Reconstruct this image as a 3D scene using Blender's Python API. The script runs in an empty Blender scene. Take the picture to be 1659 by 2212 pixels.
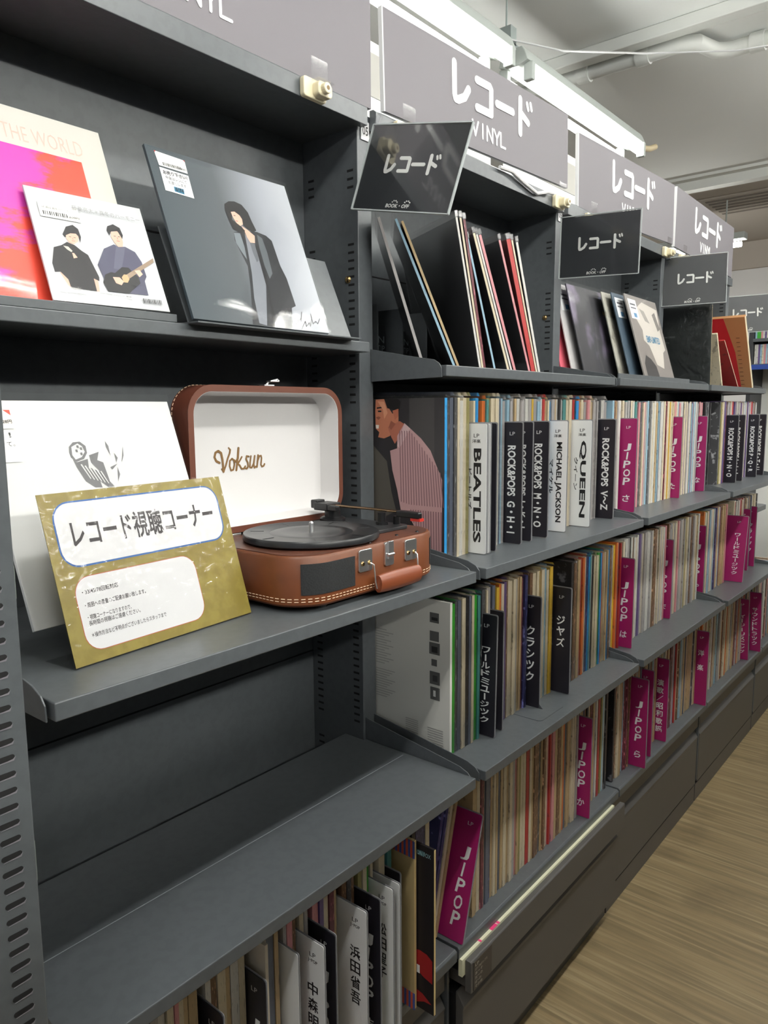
import bpy, math, random
from mathutils import Matrix, Vector
random.seed(11)
C = bpy.context.scene.collection
SC = bpy.context.scene
R = math.radians
# ---------------------------------------------------------------- camera, light, exposure
cam_d = bpy.data.cameras.new('camera'); cam = bpy.data.objects.new('camera', cam_d); C.objects.link(cam)
SC.camera = cam
cam_d.sensor_fit = 'VERTICAL'; cam_d.sensor_height = 24.0; cam_d.lens = 24.0 * 1609.68 / 2212
cam_d.clip_start = 0.02
def place_camera(loc, yaw, pitch, roll):
    fw = Vector((math.sin(yaw)*math.cos(pitch), math.cos(yaw)*math.cos(pitch), -math.sin(pitch)))
    rt = Vector((math.cos(yaw), -math.sin(yaw), 0)); up = rt.cross(fw)
    r2 = rt*math.cos(roll) + up*math.sin(roll); u2 = up*math.cos(roll) - rt*math.sin(roll)
    m = Matrix((r2, u2, -fw)).transposed().to_4x4(); m.translation = Vector(loc); cam.matrix_world = m
place_camera((-0.3561, -1.0859, 1.6175), 0.8797, 0.1341, -0.0076)
W = bpy.data.worlds.new('world'); SC.world = W; W.use_nodes = True
W.node_tree.nodes['Background'].inputs[0].default_value = (0.93, 0.96, 1.0, 1)
W.node_tree.nodes['Background'].inputs[1].default_value = 0.75
def area(name, loc, sx, sy, power, rot=(0, 0, 0), col=(1, 0.985, 0.95)):
    d = bpy.data.lights.new(name, 'AREA'); d.shape = 'RECTANGLE'; d.size = sx; d.size_y = sy; d.energy = power; d.color = col
    o = bpy.data.objects.new(name, d); C.objects.link(o); o.location = loc; o.rotation_euler = rot
    return o
AISLE_Y, AISLE_Z = -1.05, 3.0
AISLE_X = (-1.1, 0.6, 2.3, 4.0)
AISLE_ROWS = (AISLE_Y, -3.5)
for x in AISLE_X:
    area('ceiling_lamp_light', (x, AISLE_Y, AISLE_Z - 0.045), 1.15, 0.09, 13)
    area('ceiling_lamp_light', (x, -3.5, AISLE_Z - 0.045), 1.15, 0.09, 10)
SC.view_settings.view_transform = 'Standard'; SC.view_settings.look = 'None'
SC.view_settings.gamma = 1.0; SC.view_settings.use_curve_mapping = False
SC.view_settings.exposure = -0.45
try:
    SC.cycles.use_denoising = True; SC.cycles.max_bounces = 7; SC.cycles.transparent_max_bounces = 12
except Exception: pass
# ---------------------------------------------------------------- levels (metres above the floor)
S2, S3, T0, S1, DK = 1.30, 0.865, 1.711, 1.762, 0.44
CAN = 2.205            # underside of the top boards
BW = 0.9               # bay pitch
# ---------------------------------------------------------------- materials
def lin(c): return tuple(((v/255)/12.92 if v/255 <= 0.04045 else ((v/255+0.055)/1.055)**2.4) for v in c)
MATS = {}
def mat(name, rgb, rough=0.5, metal=0.0, coat=0.0, emit=0.0, spec=0.5):
    if name in MATS: return MATS[name]
    m = bpy.data.materials.new(name); m.use_nodes = True; b = m.node_tree.nodes['Principled BSDF']
    b.inputs['Base Color'].default_value = (*lin(rgb), 1); b.inputs['Roughness'].default_value = rough
    b.inputs['Metallic'].default_value = metal; b.inputs['Coat Weight'].default_value = coat; b.inputs['Coat Roughness'].default_value = 0.08
    b.inputs['Specular IOR Level'].default_value = spec
    if emit: b.inputs['Emission Color'].default_value = (*lin(rgb), 1); b.inputs['Emission Strength'].default_value = emit
    MATS[name] = m; return m
def nodes(m): return m.node_tree.nodes, m.node_tree.links, m.node_tree.nodes['Principled BSDF']
def noise_mix(m, rgb2, scale, vscale=(1, 1, 1), lo=0.45, hi=0.6, detail=4, coord='Object', bump=0.0):
    n, l, b = nodes(m)
    tc = n.new('ShaderNodeTexCoord'); mp = n.new('ShaderNodeMapping'); mp.inputs['Scale'].default_value = vscale
    t = n.new('ShaderNodeTexNoise'); t.inputs['Scale'].default_value = scale; t.inputs['Detail'].default_value = detail
    r = n.new('ShaderNodeValToRGB'); r.color_ramp.elements[0].position = lo; r.color_ramp.elements[1].position = hi
    mx = n.new('ShaderNodeMix'); mx.data_type = 'RGBA'
    mx.inputs[6].default_value = b.inputs['Base Color'].default_value[:]; mx.inputs[7].default_value = (*lin(rgb2), 1)
    l.new(tc.outputs[coord], mp.inputs[0]); l.new(mp.outputs[0], t.inputs[0]); l.new(t.outputs[0], r.inputs[0]); l.new(r.outputs[0], mx.inputs[0])
    src = b.inputs['Base Color'].links[0].from_socket if b.inputs['Base Color'].links else None
    if src: l.new(src, mx.inputs[6])
    l.new(mx.outputs[2], b.inputs['Base Color'])
    if bump:
        bp = n.new('ShaderNodeBump'); bp.inputs['Strength'].default_value = bump; bp.inputs['Distance'].default_value = 0.002
        l.new(t.outputs[0], bp.inputs['Height']); l.new(bp.outputs[0], b.inputs['Normal'])
    return m
def clear(name, fac, rough, tint=(1, 1, 1), bump=0.0, bscale=18, k=0.9):
    m = bpy.data.materials.new(name); m.use_nodes = True; n, l = m.node_tree.nodes, m.node_tree.links
    n.remove(n['Principled BSDF']); out = n['Material Output']
    t = n.new('ShaderNodeBsdfTransparent'); t.inputs[0].default_value = (*tint, 1)
    g = n.new('ShaderNodeBsdfGlossy'); g.inputs['Roughness'].default_value = rough
    fr = n.new('ShaderNodeFresnel'); fr.inputs[0].default_value = 1.45
    ma = n.new('ShaderNodeMath'); ma.operation = 'MULTIPLY_ADD'; ma.inputs[1].default_value = k; ma.inputs[2].default_value = fac; ma.use_clamp = True
    mx = n.new('ShaderNodeMixShader')
    l.new(fr.outputs[0], ma.inputs[0]); l.new(ma.outputs[0], mx.inputs[0]); l.new(t.outputs[0], mx.inputs[1]); l.new(g.outputs[0], mx.inputs[2]); l.new(mx.outputs[0], out.inputs[0])
    if bump:
        tc = n.new('ShaderNodeTexCoord'); ns = n.new('ShaderNodeTexNoise'); ns.inputs['Scale'].default_value = bscale; ns.inputs['Detail'].default_value = 1.5
        ns.inputs['Distortion'].default_value = 1.2
        bp = n.new('ShaderNodeBump'); bp.inputs['Strength'].default_value = bump; bp.inputs['Distance'].default_value = 0.02
        l.new(tc.outputs['Object'], ns.inputs[0]); l.new(ns.outputs[0], bp.inputs['Height']); l.new(bp.outputs[0], g.inputs['Normal']); l.new(bp.outputs[0], fr.inputs['Normal'])
    MATS[name] = m; return m
steel = noise_mix(mat('steel_paint', (84, 88, 91), 0.36, 0.0, 0.0, 0, 0.5), (80, 84, 87), 60, bump=0.03)
slot = mat('slot_dark', (14, 13, 15), 0.8)
black = mat('black_plastic', (20, 20, 22), 0.35)
softblack = mat('matt_black', (26, 26, 28), 0.6)
chrome = mat('chrome', (235, 235, 235), 0.33, 1.0)
brass = mat('brass_screw', (190, 160, 110), 0.25, 1.0)
white = mat('white_card', (212, 212, 213), 0.5)
ink = mat('black_ink', (22, 21, 24), 0.5)
signface = mat('sign_grey', (112, 108, 113), 0.6)
letter = mat('white_lettering', (250, 250, 250), 0.45)
beige = mat('beige_plastic', (222, 212, 180), 0.4)
acryl = clear('clear_acrylic', 0.012, 0.06, k=0.25)
film = clear('clear_film', 0.012, 0.08, k=0.45)
sleeve_m = clear('record_sleeve_film', 0.035, 0.2, (1, 1, 1), k=0.6)
magenta = mat('magenta_card', (150, 26, 92), 0.4)
cardblack = mat('divider_black', (28, 26, 34), 0.42)
cardwhite = mat('divider_white', (222, 223, 222), 0.42)
# ---------------------------------------------------------------- mesh builder
GL = {}
def glyph(s, off):
    k = (s, off)
    if k not in GL:
        c = bpy.data.curves.new('t', 'FONT'); c.body = s; c.size = 1; c.offset = off; c.resolution_u = 2
        o = bpy.data.objects.new('t', c); me = bpy.data.meshes.new_from_object(o)
        GL[k] = ([(v.co.x, v.co.y) for v in me.vertices], [tuple(p.vertices) for p in me.polygons])
        bpy.data.objects.remove(o); bpy.data.curves.remove(c); bpy.data.meshes.remove(me)
    return GL[k]
class MB:
    def __init__(s): s.v, s.f, s.m = [], [], []
    def add(s, vs, fs, m=0):
        b = len(s.v); s.v += [tuple(x) for x in vs]
        for f in fs: s.f.append(tuple(i+b for i in f)); s.m.append(m)
        return s
    def box(s, x0, x1, y0, y1, z0, z1, m=0, M=None):
        vs = [Vector((x, y, z)) for z in (z0, z1) for y in (y0, y1) for x in (x0, x1)]
        if M: vs = [M @ q for q in vs]
        return s.add(vs, [(0, 2, 3, 1), (4, 5, 7, 6), (0, 1, 5, 4), (2, 6, 7, 3), (0, 4, 6, 2), (1, 3, 7, 5)], m)
    def prism(s, poly, ax, a, b, m=0):
        def P(p, d): return {'x': (d, p[0], p[1]), 'y': (p[0], d, p[1]), 'z': (p[0], p[1], d)}[ax]
        n = len(poly); vs = [P(p, a) for p in poly] + [P(p, b) for p in poly]
        return s.add(vs, [tuple(range(n)), tuple(range(2*n-1, n-1, -1))] + [(i, i+n, (i+1) % n+n, (i+1) % n) for i in range(n)], m)
    def cyl(s, p0, p1, r0, r1=None, n=20, m=0):
        return s.tube([p0, p1], [r0, r0 if r1 is None else r1], n, m)
    def tube(s, pts, r, n=8, m=0):
        pts = [Vector(p) for p in pts]; rs = r if isinstance(r, (list, tuple)) else [r]*len(pts)
        ref = None; rings = []
        for i, p in enumerate(pts):
            t = ((pts[min(i+1, len(pts)-1)]) - (pts[max(i-1, 0)])).normalized()
            if ref is None: ref = Vector((0, 0, 1)) if abs(t.z) < 0.9 else Vector((1, 0, 0))
            u = (ref - t*ref.dot(t)).normalized(); w = t.cross(u); ref = u
            rings.append([p + (u*math.cos(2*math.pi*k/n) + w*math.sin(2*math.pi*k/n))*rs[i] for k in range(n)])
        vs = [q for rg in rings for q in rg]; fs = []
        for i in range(len(pts)-1):
            for k in range(n): fs.append((i*n+k, i*n+(k+1) % n, (i+1)*n+(k+1) % n, (i+1)*n+k))
        fs += [tuple(range(n-1, -1, -1)), tuple((len(pts)-1)*n+k for k in range(n))]
        return s.add(vs, fs, m)
    def lathe(s, prof, c, n=48, m=0):
        vs = [(c[0]+r*math.cos(2*math.pi*k/n), c[1]+r*math.sin(2*math.pi*k/n), c[2]+z) for r, z in prof for k in range(n)]; fs = []
        for i in range(len(prof)-1):
            for k in range(n): fs.append((i*n+k, i*n+(k+1) % n, (i+1)*n+(k+1) % n, (i+1)*n+k))
        fs += [tuple(range(n-1, -1, -1)), tuple((len(prof)-1)*n+k for k in range(n))]
        return s.add(vs, fs, m)
    def loft(s, rings, m=0, cap0=True, cap1=True):
        n = len(rings[0]); vs = [q for r in rings for q in r]; fs = []
        for i in range(len(rings)-1):
            for k in range(n): fs.append((i*n+k, i*n+(k+1) % n, (i+1)*n+(k+1) % n, (i+1)*n+k))
        if cap0: fs.append(tuple(range(n-1, -1, -1)))
        if cap1: fs.append(tuple((len(rings)-1)*n+k for k in range(n)))
        return s.add(vs, fs, m)
    def poly(s, pts, m=0): return s.add(pts, [tuple(range(len(pts)))], m)
    def text(s, t, x0, x1, z0, z1, y, mode='h', m=0, off=0.02, fit='both', slant=0.0):
        # lettering on a plane facing -y: 'h' across, 'r' turned a quarter clockwise, 'v' upright letters stacked downwards
        if mode == 'v':
            n = len(t); h = (z1-z0)/n
            for i, ch in enumerate(t):
                if ch in ' 　': continue
                a, b = z1-(i+1)*h+h*0.09, z1-i*h-h*0.09
                if ch in 'IJPO': a, b = z1-(i+1)*h+h*0.06, z1-i*h-h*0.06
                w = x1-x0; cx = (x0+x1)/2
                k = {'I': 0.11, 'ー': 0.12}.get(ch, 0.5)
                if ch == 'ー': s.box(cx-w*0.08, cx+w*0.08, y-0.0004, y, a, b, m); continue
                s.text(ch, cx-w*k, cx+w*k, a, b, y, 'h', m, off, 'both', slant)
            return s
        vs, fs = glyph(t, off)
        if not vs: return s
        ax, bx = min(v[0] for v in vs), max(v[0] for v in vs); ay, by = min(v[1] for v in vs), max(v[1] for v in vs)
        w, h = max(bx-ax, 1e-6), max(by-ay, 1e-6)
        W_, H_ = (x1-x0, z1-z0) if mode == 'h' else (z1-z0, x1-x0)
        kx, ky = W_/w, H_/h
        if fit == 'keep': kx = ky = min(kx, ky)
        out = []
        for a, b in vs:
            p, q = (a-(ax+bx)/2)*kx + slant*(b-(ay+by)/2)*ky, (b-(ay+by)/2)*ky
            cx, cz = (x0+x1)/2, (z0+z1)/2
            out.append((cx+p, y, cz+q) if mode == 'h' else (cx+q, y, cz-p))
        return s.add(out, fs, m)
    def stroke(s, pts, w, y, m=0, t=0.0012, n=10):
        # rounded pen stroke lying on a plane facing -y; pts are (x, z)
        for (a, b), (c, d) in zip(pts[:-1], pts[1:]):
            L = math.hypot(c-a, d-b) or 1e-6; ux, uz = (c-a)/L, (d-b)/L; r = w/2
            ring = []
            for k in range(n+1):
                an = math.pi*k/n - math.pi/2; ring.append((c+r*(ux*math.cos(an)-uz*math.sin(an)), d+r*(uz*math.cos(an)+ux*math.sin(an))))
            for k in range(n+1):
                an = math.pi*k/n + math.pi/2; ring.append((a+r*(ux*math.cos(an)-uz*math.sin(an)), b+r*(uz*math.cos(an)+ux*math.sin(an))))
            s.ns = getattr(s, 'ns', 0) + 1; e = (s.ns % 12)*0.00006
            s.prism(ring, 'y', y-t-e, y, m)
        return s
    def build(s, name, mats, parent=None, bevel=0.0, smooth=False, seg=2):
        me = bpy.data.meshes.new(name); me.from_pydata(s.v, [], s.f)
        mats = mats if isinstance(mats, (list, tuple)) else [mats]
        for q in mats: me.materials.append(q)
        me.polygons.foreach_set('material_index', s.m)
        if smooth: me.polygons.foreach_set('use_smooth', [True]*len(me.polygons))
        me.update()
        o = bpy.data.objects.new(name, me); C.objects.link(o)
        if parent: o.parent = parent
        if bevel:
            b = o.modifiers.new('bevel', 'BEVEL'); b.width = bevel; b.segments = seg; b.limit_method = 'ANGLE'; b.angle_limit = R(40)
        if smooth:
            try:
                me.set_sharp_from_angle(angle=R(38))
            except Exception: pass
        return o
ORD = ['first', 'second', 'third', 'fourth', 'fifth', 'sixth', 'seventh', 'eighth', 'ninth', 'tenth', 'eleventh', 'twelfth', 'thirteenth', 'fourteenth', 'fifteenth', 'sixteenth', 'seventeenth', 'eighteenth', 'nineteenth', 'twentieth'] + ['%dth' % k for k in range(21, 60)]
def tag(o, label, cat, group=None):
    o['label'] = label; o['category'] = cat
    if group: o['group'] = group
    return o
def thing(name, label, cat, loc=(0, 0, 0), rot=(0, 0, 0), group=None):
    o = bpy.data.objects.new(name, None); o.empty_display_size = 0.02; C.objects.link(o); o.location = loc; o.rotation_euler = rot
    return tag(o, label, cat, group)
def struct(o): o['kind'] = 'structure'; return o
def rrect(x0, x1, z0, z1, r, n=8):
    out = []
    for cx, cz, a0 in ((x1-r, z1-r, 0), (x0+r, z1-r, 90), (x0+r, z0+r, 180), (x1-r, z0+r, 270)):
        for k in range(n+1):
            a = R(a0+90*k/n); out.append((cx+r*math.cos(a), cz+r*math.sin(a)))
    return out

# ================================================================ the room
fl = mat('vinyl_floor', (132, 114, 82), 0.5)
noise_mix(fl, (112, 96, 68), 9, (5.0, 0.30, 1), 0.40, 0.62, 6)
noise_mix(fl, (146, 129, 97), 34, (2.2, 0.06, 1), 0.50, 0.66, 4)
noise_mix(fl, (88, 74, 52), 2.6, (1, 1, 1), 0.57, 0.78, 6)
struct(MB().box(-3, 8, -4.5, 4, -0.05, 0).build('floor', fl))
ceil_m = mat('ceiling_paint', (232, 234, 232), 0.8); ceil2 = mat('soffit_paint', (186, 178, 168), 0.8); wallm = mat('wall_paint', (226, 225, 224), 0.7)
struct(MB().box(-3, 5.55, -4.5, 4, 3.28, 3.36).build('ceiling', ceil_m))
b = MB(); b.box(5.55, 8, -4.5, 4, 3.235, 3.36)
struct(b.build('ceiling_far', ceil2))
struct(MB().box(5.47, 5.56, -4.5, 4, 3.2, 3.30).box(5.40, 5.47, -4.5, 4, 3.26, 3.29).build('trim_1', mat('trim_white', (224, 226, 222), 0.5)))
struct(MB().box(7.8, 7.9, -4.5, 4, 0, 3.235).build('wall_far', wallm))
struct(MB().box(7.75, 7.8, -4.5, 4, 2.98, 3.235).build('trim_2', ceil2))
struct(MB().box(-3, 8, 3.9, 4, 0, 3.3).build('wall_back', wallm))
# ceiling vent in the far soffit
b = MB(); b.box(5.9, 6.5, 0.35, 0.9, 3.22, 3.235)
v = thing('ceiling_vent', 'pale square ceiling vent beyond the third header sign', 'vent')
b.build('vent_frame', ceil2, v, 0.004)
b = MB()
for k in range(6): b.box(5.95+k*0.09, 5.98+k*0.09, 0.4, 0.85, 3.215, 3.221)
b.build('vent_slats', mat('vent_dark', (120, 112, 104), 0.7), v)
# pipes and cable under the ceiling
pp = mat('pipe_paint', (206, 208, 204), 0.5)
t = thing('ceiling_pipe', 'white painted pipe with an elbow running below the ceiling', 'pipe')
b = MB(); b.tube([(3.26, 1.9, 3.235), (3.26, 0.32, 3.235), (3.26, 0.16, 3.235), (3.29, 0.10, 3.235), (3.42, 0.06, 3.235), (3.46, 0.0, 3.235), (3.46, -0.12, 3.235), (3.46, -2.0, 3.235)], 0.034, 14)
b.build('pipe', pp, t, smooth=True)
for x, y in ((3.26, 1.3), (3.26, 0.62), (3.26, 0.33), (3.46, -0.11)):
    b = MB(); b.cyl((x, y-0.03, 3.235), (x, y+0.03, 3.235), 0.042, n=14); b.build('pipe_collar', pp, t, smooth=True)
b = MB(); b.box(3.10, 3.17, -2.5, 3.0, 3.225, 3.279)
t = tag(b.build('cable_trunking', pp, None, 0.004), 'flat white cable trunking fixed to the ceiling beside the pipe', 'trunking')
b = MB(); b.tube([(2.15, 0.42, 2.95), (2.4, 0.3, 2.955), (2.7, 0.1, 2.99), (3.0, -0.15, 3.03), (3.3, -0.5, 3.1), (3.6, -1.0, 3.2), (3.7, -1.4, 3.27)], 0.0035, 8)
tag(b.build('ceiling_cable', white, None, smooth=True), 'thin white cable drooping from the hung tube lights to the ceiling', 'cable')
# fluorescent fittings
lamp_white = mat('lamp_housing', (176, 182, 178), 0.45)
tube_m = mat('lit_tube', (255, 254, 248), 0.3, emit=60.0); tube_s = mat('lit_tube_small', (254, 254, 248), 0.3, emit=34.0); tube_f = mat('lit_tube_far', (255, 254, 247), 0.3, emit=170.0)
def fitting(name, label, x0, x1, y, z, strength=None, two=True):
    t = thing(name, label, 'lamp', ((x0+x1)/2, y, z)); L = (x1-x0)/2
    b = MB(); b.prism([(-0.06, 0.0), (-0.02, -0.012), (0.02, -0.012), (0.06, 0.0), (0.045, 0.035), (0.035, 0.05), (-0.035, 0.05), (-0.045, 0.035)], 'x', -L-0.03, L+0.03); b.build('lamp_housing', lamp_white, t, 0.003)
    for yy in ((-0.05, 0.05) if two else (0,)):
        b = MB(); b.cyl((-L+0.015, yy, -0.042), (L-0.015, yy, -0.042), 0.016, n=14); b.build('lamp_tube', strength or tube_m, t, smooth=True)
        for s in (-1, 1):
            b = MB(); b.box(s*L-0.012, s*L+0.012, yy-0.018, yy+0.018, -0.062, 0.0); b.build('lamp_holder', lamp_white, t, 0.004)
    return t
f1 = fitting('fluorescent_lamp', 'twin tube fluorescent fitting above the first two header signs, nearest the camera', 0.75, 2.02, 0.36, 2.84, tube_s)
f2 = fitting('fluorescent_lamp', 'twin tube fluorescent fitting above the second and third header signs', 2.16, 3.22, 0.36, 2.84, tube_s)
for x in AISLE_X:
    for yy in AISLE_ROWS: fitting('fluorescent_lamp', '%s ceiling fitting %s' % (ORD[AISLE_X.index(x)], 'of the row over the aisle' if yy > -2 else 'of the row beyond the added rack across the aisle'), x-0.6, x+0.6, yy, AISLE_Z+0.06, None if yy > -2 else tube_f)['group'] = 'ceiling fittings over the aisle'
t = thing('fluorescent_lamp', 'small lit tube fitting far away beyond the last header sign', 'lamp', (6.0, 1.05, 2.91), (0, 0, R(90)))
b = MB(); b.box(-0.5, 0.5, -0.05, 0.05, 0, 0.05); b.build('lamp_housing', lamp_white, t, 0.004)
b = MB(); b.cyl((-0.47, 0, -0.035), (0.4, 0, -0.035), 0.02, n=12); b.build('lamp_tube', tube_m, t, smooth=True)
for x in (-0.35, 0.35):
    b = MB(); b.cyl((x, 0, 0.05), (x, 0, 0.325), 0.006, n=8); b.build('hanger_rod', lamp_white, t)
area('far_lamp_light', (6.0, 1.05, 2.84), 0.1, 0.9, 26)
galv = mat('galvanised_steel', (168, 178, 176), 0.4, 0.6)
b = MB(); b.prism([(0.40, 2.90), (0.46, 2.90), (0.46, 2.945), (0.445, 2.945), (0.445, 2.915), (0.415, 2.915), (0.415, 2.945), (0.40, 2.945)], 'x', -0.5, 3.3)
rail = thing('lamp_rail', 'galvanised steel rail carrying the hung fluorescent fittings', 'rail')
b.build('channel', galv, rail)
for x in (0.3, 2.2):
    b = MB(); b.box(x-0.02, x+0.02, 0.40, 0.46, 2.94, 3.0).cyl((x-0.05, 0.5, 2.95), (x+0.05, 0.6, 3.06), 0.008, n=8); b.build('rail_clamp', galv, rail)
    b = MB(); b.cyl((x, 0.43, 2.98), (x, 0.43, 3.28), 0.0035, n=8); b.build('hanger_rod', galv, rail)
b = MB(); b.tube([(3.24, 0.37, 2.86), (3.30, 0.36, 2.85), (3.40, 0.34, 2.865), (3.45, 0.33, 2.885)], 0.014, 10)
tag(b.build('lamp_lead', mat('lead_beige', (200, 184, 150), 0.5), None, smooth=True), 'short beige lead at the far end of the hung fitting', 'cable')

# ================================================================ shelving racks
def slots(b, k, side, ys, z0, z1, skip):
    x = k*BW + side*0.0225
    z = z0
    while z < z1:
        if not any(a < z < c for a, c in skip):
            for y in ys:
                b.box(min(x, x+side*0.0004), max(x, x+side*0.0004), y, y+0.017, z, z+0.0048, 1)
        z += 0.0167
def side_panel(k, par):
    b = MB(); x = k*BW; b.box(x-0.0225, x+0.0225, 0.0, 0.17, 0.04, CAN+0.03)
    o = b.build('side_panel', steel, par, 0.0015)
    b = MB(); skip = [(1.49+0.10, 1.58+0.05), (1.745, 1.80), (1.98, 2.08), (0.84, 0.9)]
    slots(b, k, -1, (0.012, 0.128), 0.55, 2.12, skip); slots(b, k, 1, (0.012,), 0.55, 2.12, skip)
    b.build('slot_holes', [steel, slot], o)
    for y in (0.03, 0.135):
        b = MB(); b.lathe([(0.008, 0), (0.007, 0.003), (0.004, 0.005), (0.0015, 0.005)], (0, 0, 0), 14); s = b.build('screw', brass, o, smooth=True)
        s.location = (x-0.0225, y, 1.90); s.rotation_euler = (0, R(-90), 0)
    return o
def shelf(k, par, z, yf, back, w0, w1, th=0.0225, plate=0.05, name='shelf', crease=None):
    x0 = k*BW
    b = MB(); b.prism([(x0+w0, yf), (x0+w1, yf), (x0+w1, -0.003), (x0+BW-0.026, -0.003), (x0+BW-0.026, back), (x0+0.026, back), (x0+0.026, -0.003), (x0+w0, -0.003)], 'z', z-th, z)
    o = b.build(name, steel, par, 0.0016)
    for xx in (x0+0.0135, x0+BW-0.0165):
        if plate:
            pts = [(-0.001, z+plate), (yf*0.55, z+plate*0.52), (yf*0.86, z+0.012), (yf*0.925, z+0.004), (yf*0.955, z-0.006), (yf*0.96, z-th-0.002), (-0.001, z-th-0.006)]
            b = MB(); b.prism(pts, 'x', xx, xx+0.0022); b.build('shelf_bracket', steel, o, 0.0006)
    if crease:
        b = MB(); b.box(x0+0.03, x0+BW-0.03, crease-0.0006, crease+0.0006, z-0.001, z+0.0005); b.build('shelf_seam', mat('seam_bright', (150, 156, 160), 0.3), o)
    return o
def header_beam(k, par):
    x0 = k*BW+0.0235; x1 = (k+1)*BW-0.0235
    b = MB(); b.box(x0, x1, -0.004, 0.165, CAN, CAN+0.012); b.build('top_board', steel, par, 0.001)
    b = MB(); b.prism([(-0.022, CAN-0.001), (-0.004, CAN-0.001), (-0.004, CAN+0.04), (-0.014, CAN+0.04), (-0.022, CAN+0.034)], 'x', x0-0.01, x1+0.01); b.build('front_rail', steel, par, 0.001)
RACKS = [('steel shelving rack on the left holding the brown record player', 0), ('steel shelving rack right of the record player, under the nearest full header sign', 1),
         ('third steel shelving rack from the left, mostly white records on its upper shelf', 2), ('farthest of the four dark grey shelving racks, at the right edge', 3)]
racks = []
for lab, k in RACKS:
    t = thing('shelving_rack', lab, 'shelving', (k*BW+0.45, 0, 0)); racks.append(t)
    t.location = (0, 0, 0)
    b = MB(); b.box(k*BW+0.0235, (k+1)*BW-0.0235, 0.160, 0.170, 0.05, CAN+0.03); o = b.build('back_panel', steel, t)
    for z in (1.045, 1.49, 1.95):
        b = MB(); b.box(k*BW+0.024, (k+1)*BW-0.024, 0.1590, 0.1602, z, z+0.003); b.build('panel_seam', slot, o)
    if k == 0:
        side_panel(0, t)
        shelf(0, t, S1, -0.046, 0.15, 0.03, 0.858, 0.021, 0.0)
    else:
        shelf(k, t, T0, -0.20, 0.15, 0.0187, 0.8813, 0.0225, 0.042)
    side_panel(k+1, t)
    shelf(k, t, S2, -0.3003, 0.15, 0.0187, 0.8813)
    shelf(k, t, S3, -0.3037, 0.055, 0.0187, 0.8813, crease=-0.121 if k == 0 else None)
    header_beam(k, t)
    b = MB(); b.box(k*BW+0.001, (k+1)*BW-0.001, 0.1715, 0.31, 0.05, 2.279); b.build('rear_carcass', steel, t)
# small aisle number plates on the posts
for k, lab in ((1, 'small white number plate on the post beside the nearest hanging sign'), (2, 'small white number plate on the post between the second and third racks')):
    b = MB(); b.box(k*BW-0.012, k*BW+0.014, -0.0025, -0.0005, CAN-0.022, CAN+0.016)
    o = tag(b.build('number_plate', white), lab, 'label')
    b = MB(); b.text('05', k*BW-0.008, k*BW+0.010, CAN-0.012, CAN+0.006, -0.0029, off=0.01); b.build('lettering', ink, o)
# base cabinets with drawers
cab_steel = mat('cabinet_steel', (82, 80, 78), 0.42)
def cabinet(k, lab, pull):
    x0, x1 = k*BW+0.004, (k+1)*BW-0.004
    t = thing('drawer_cabinet', lab, 'cabinet')
    b = MB(); b.box(x0, x1, -0.195, 0.16, 0.0, DK-0.03); b.build('carcass', cab_steel, t, 0.001)
    b = MB(); b.prism([(-0.250, DK-0.028), (-0.192, DK-0.035), (0.155, DK-0.035), (0.155, DK), (-0.245, DK), (-0.250, DK-0.005)], 'x', x0, x1); b.build('deck', steel, t, 0.0012)
    y = -0.222-pull
    b = MB(); b.prism([(y, 0.332), (y+0.016, 0.332), (y+0.016, 0.408), (y+0.003, 0.408), (y, 0.405)], 'x', x0+0.012, x1-0.008); d = b.build('drawer', cab_steel, t, 0.0012)
    b = MB(); b.box(x0+0.02, x1-0.02, y+0.012, -0.19, 0.335, 0.365); b.build('drawer_box', cab_steel, d)
    y2 = -0.222-pull*0.6
    b = MB(); b.prism([(y2, 0.085), (y2+0.02, 0.085), (y2+0.02, 0.318), (y2+0.016, 0.318), (y2-0.002, 0.290), (y2, 0.278)], 'x', x0+0.012, x1-0.008); d2 = b.build('drawer', cab_steel, t, 0.0012)
    b = MB(); b.box(x0+0.02, x1-0.02, y2+0.018, -0.19, 0.09, 0.30); b.build('drawer_box', softblack, d2)
    b = MB(); b.box(x0+0.001, x1-0.001, -0.218, -0.194, 0.0, 0.075); b.build('plinth', cab_steel, t, 0.001)
    b = MB(); b.box(x1-0.001, x1+0.007, -0.224, -0.19, 0.1, 0.41); b.build('joint_strip', steel, t)
    return d
cabinet(0, 'grey base cabinet below the empty shelf, under the white divider cards', 0.0)
dB = cabinet(1, 'grey base cabinet whose upper drawer stands slightly open', 0.052)
cabinet(2, 'grey closed base cabinet right of the half open drawer', 0.0)
cabinet(3, 'grey closed base cabinet at the far end of the aisle', 0.0)
cabinet(4, 'last grey base cabinet cut off by the right edge of the picture', 0.0)
# printed strip and notice on the open drawer
b = MB(); b.box(0.905, 1.745, -0.2575, -0.2475, 0.372, 0.413)
o = tag(b.build('cream_strip', mat('cream_board', (222, 220, 190), 0.5)), 'long cream cardboard strip standing inside the slightly open drawer', 'cardboard strip')
b = MB()
for a, c in ((1.03, 1.055), (1.058, 1.066), (0.98, 0.986)): b.box(a, c, -0.258, -0.247, 0.4130, 0.4133)
b.build('red_stain', mat('pink_mark', (226, 60, 120), 0.5), o)
b = MB(); b.box(1.0, 1.06, -0.2470, -0.2450, 0.37, 0.420)
tag(b.build('red_card', mat('dark_red_card', (140, 34, 44), 0.5)), 'small dark red card tucked behind the cream strip in the drawer', 'card')
b = MB(); b.box(0.925, 1.000, -0.2757, -0.2742, 0.335, 0.404)
o = tag(b.build('drawer_notice', mat('dark_notice', (66, 60, 54), 0.5)), 'dark paper notice with white writing on the open drawer front', 'notice')
b = MB()
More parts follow.
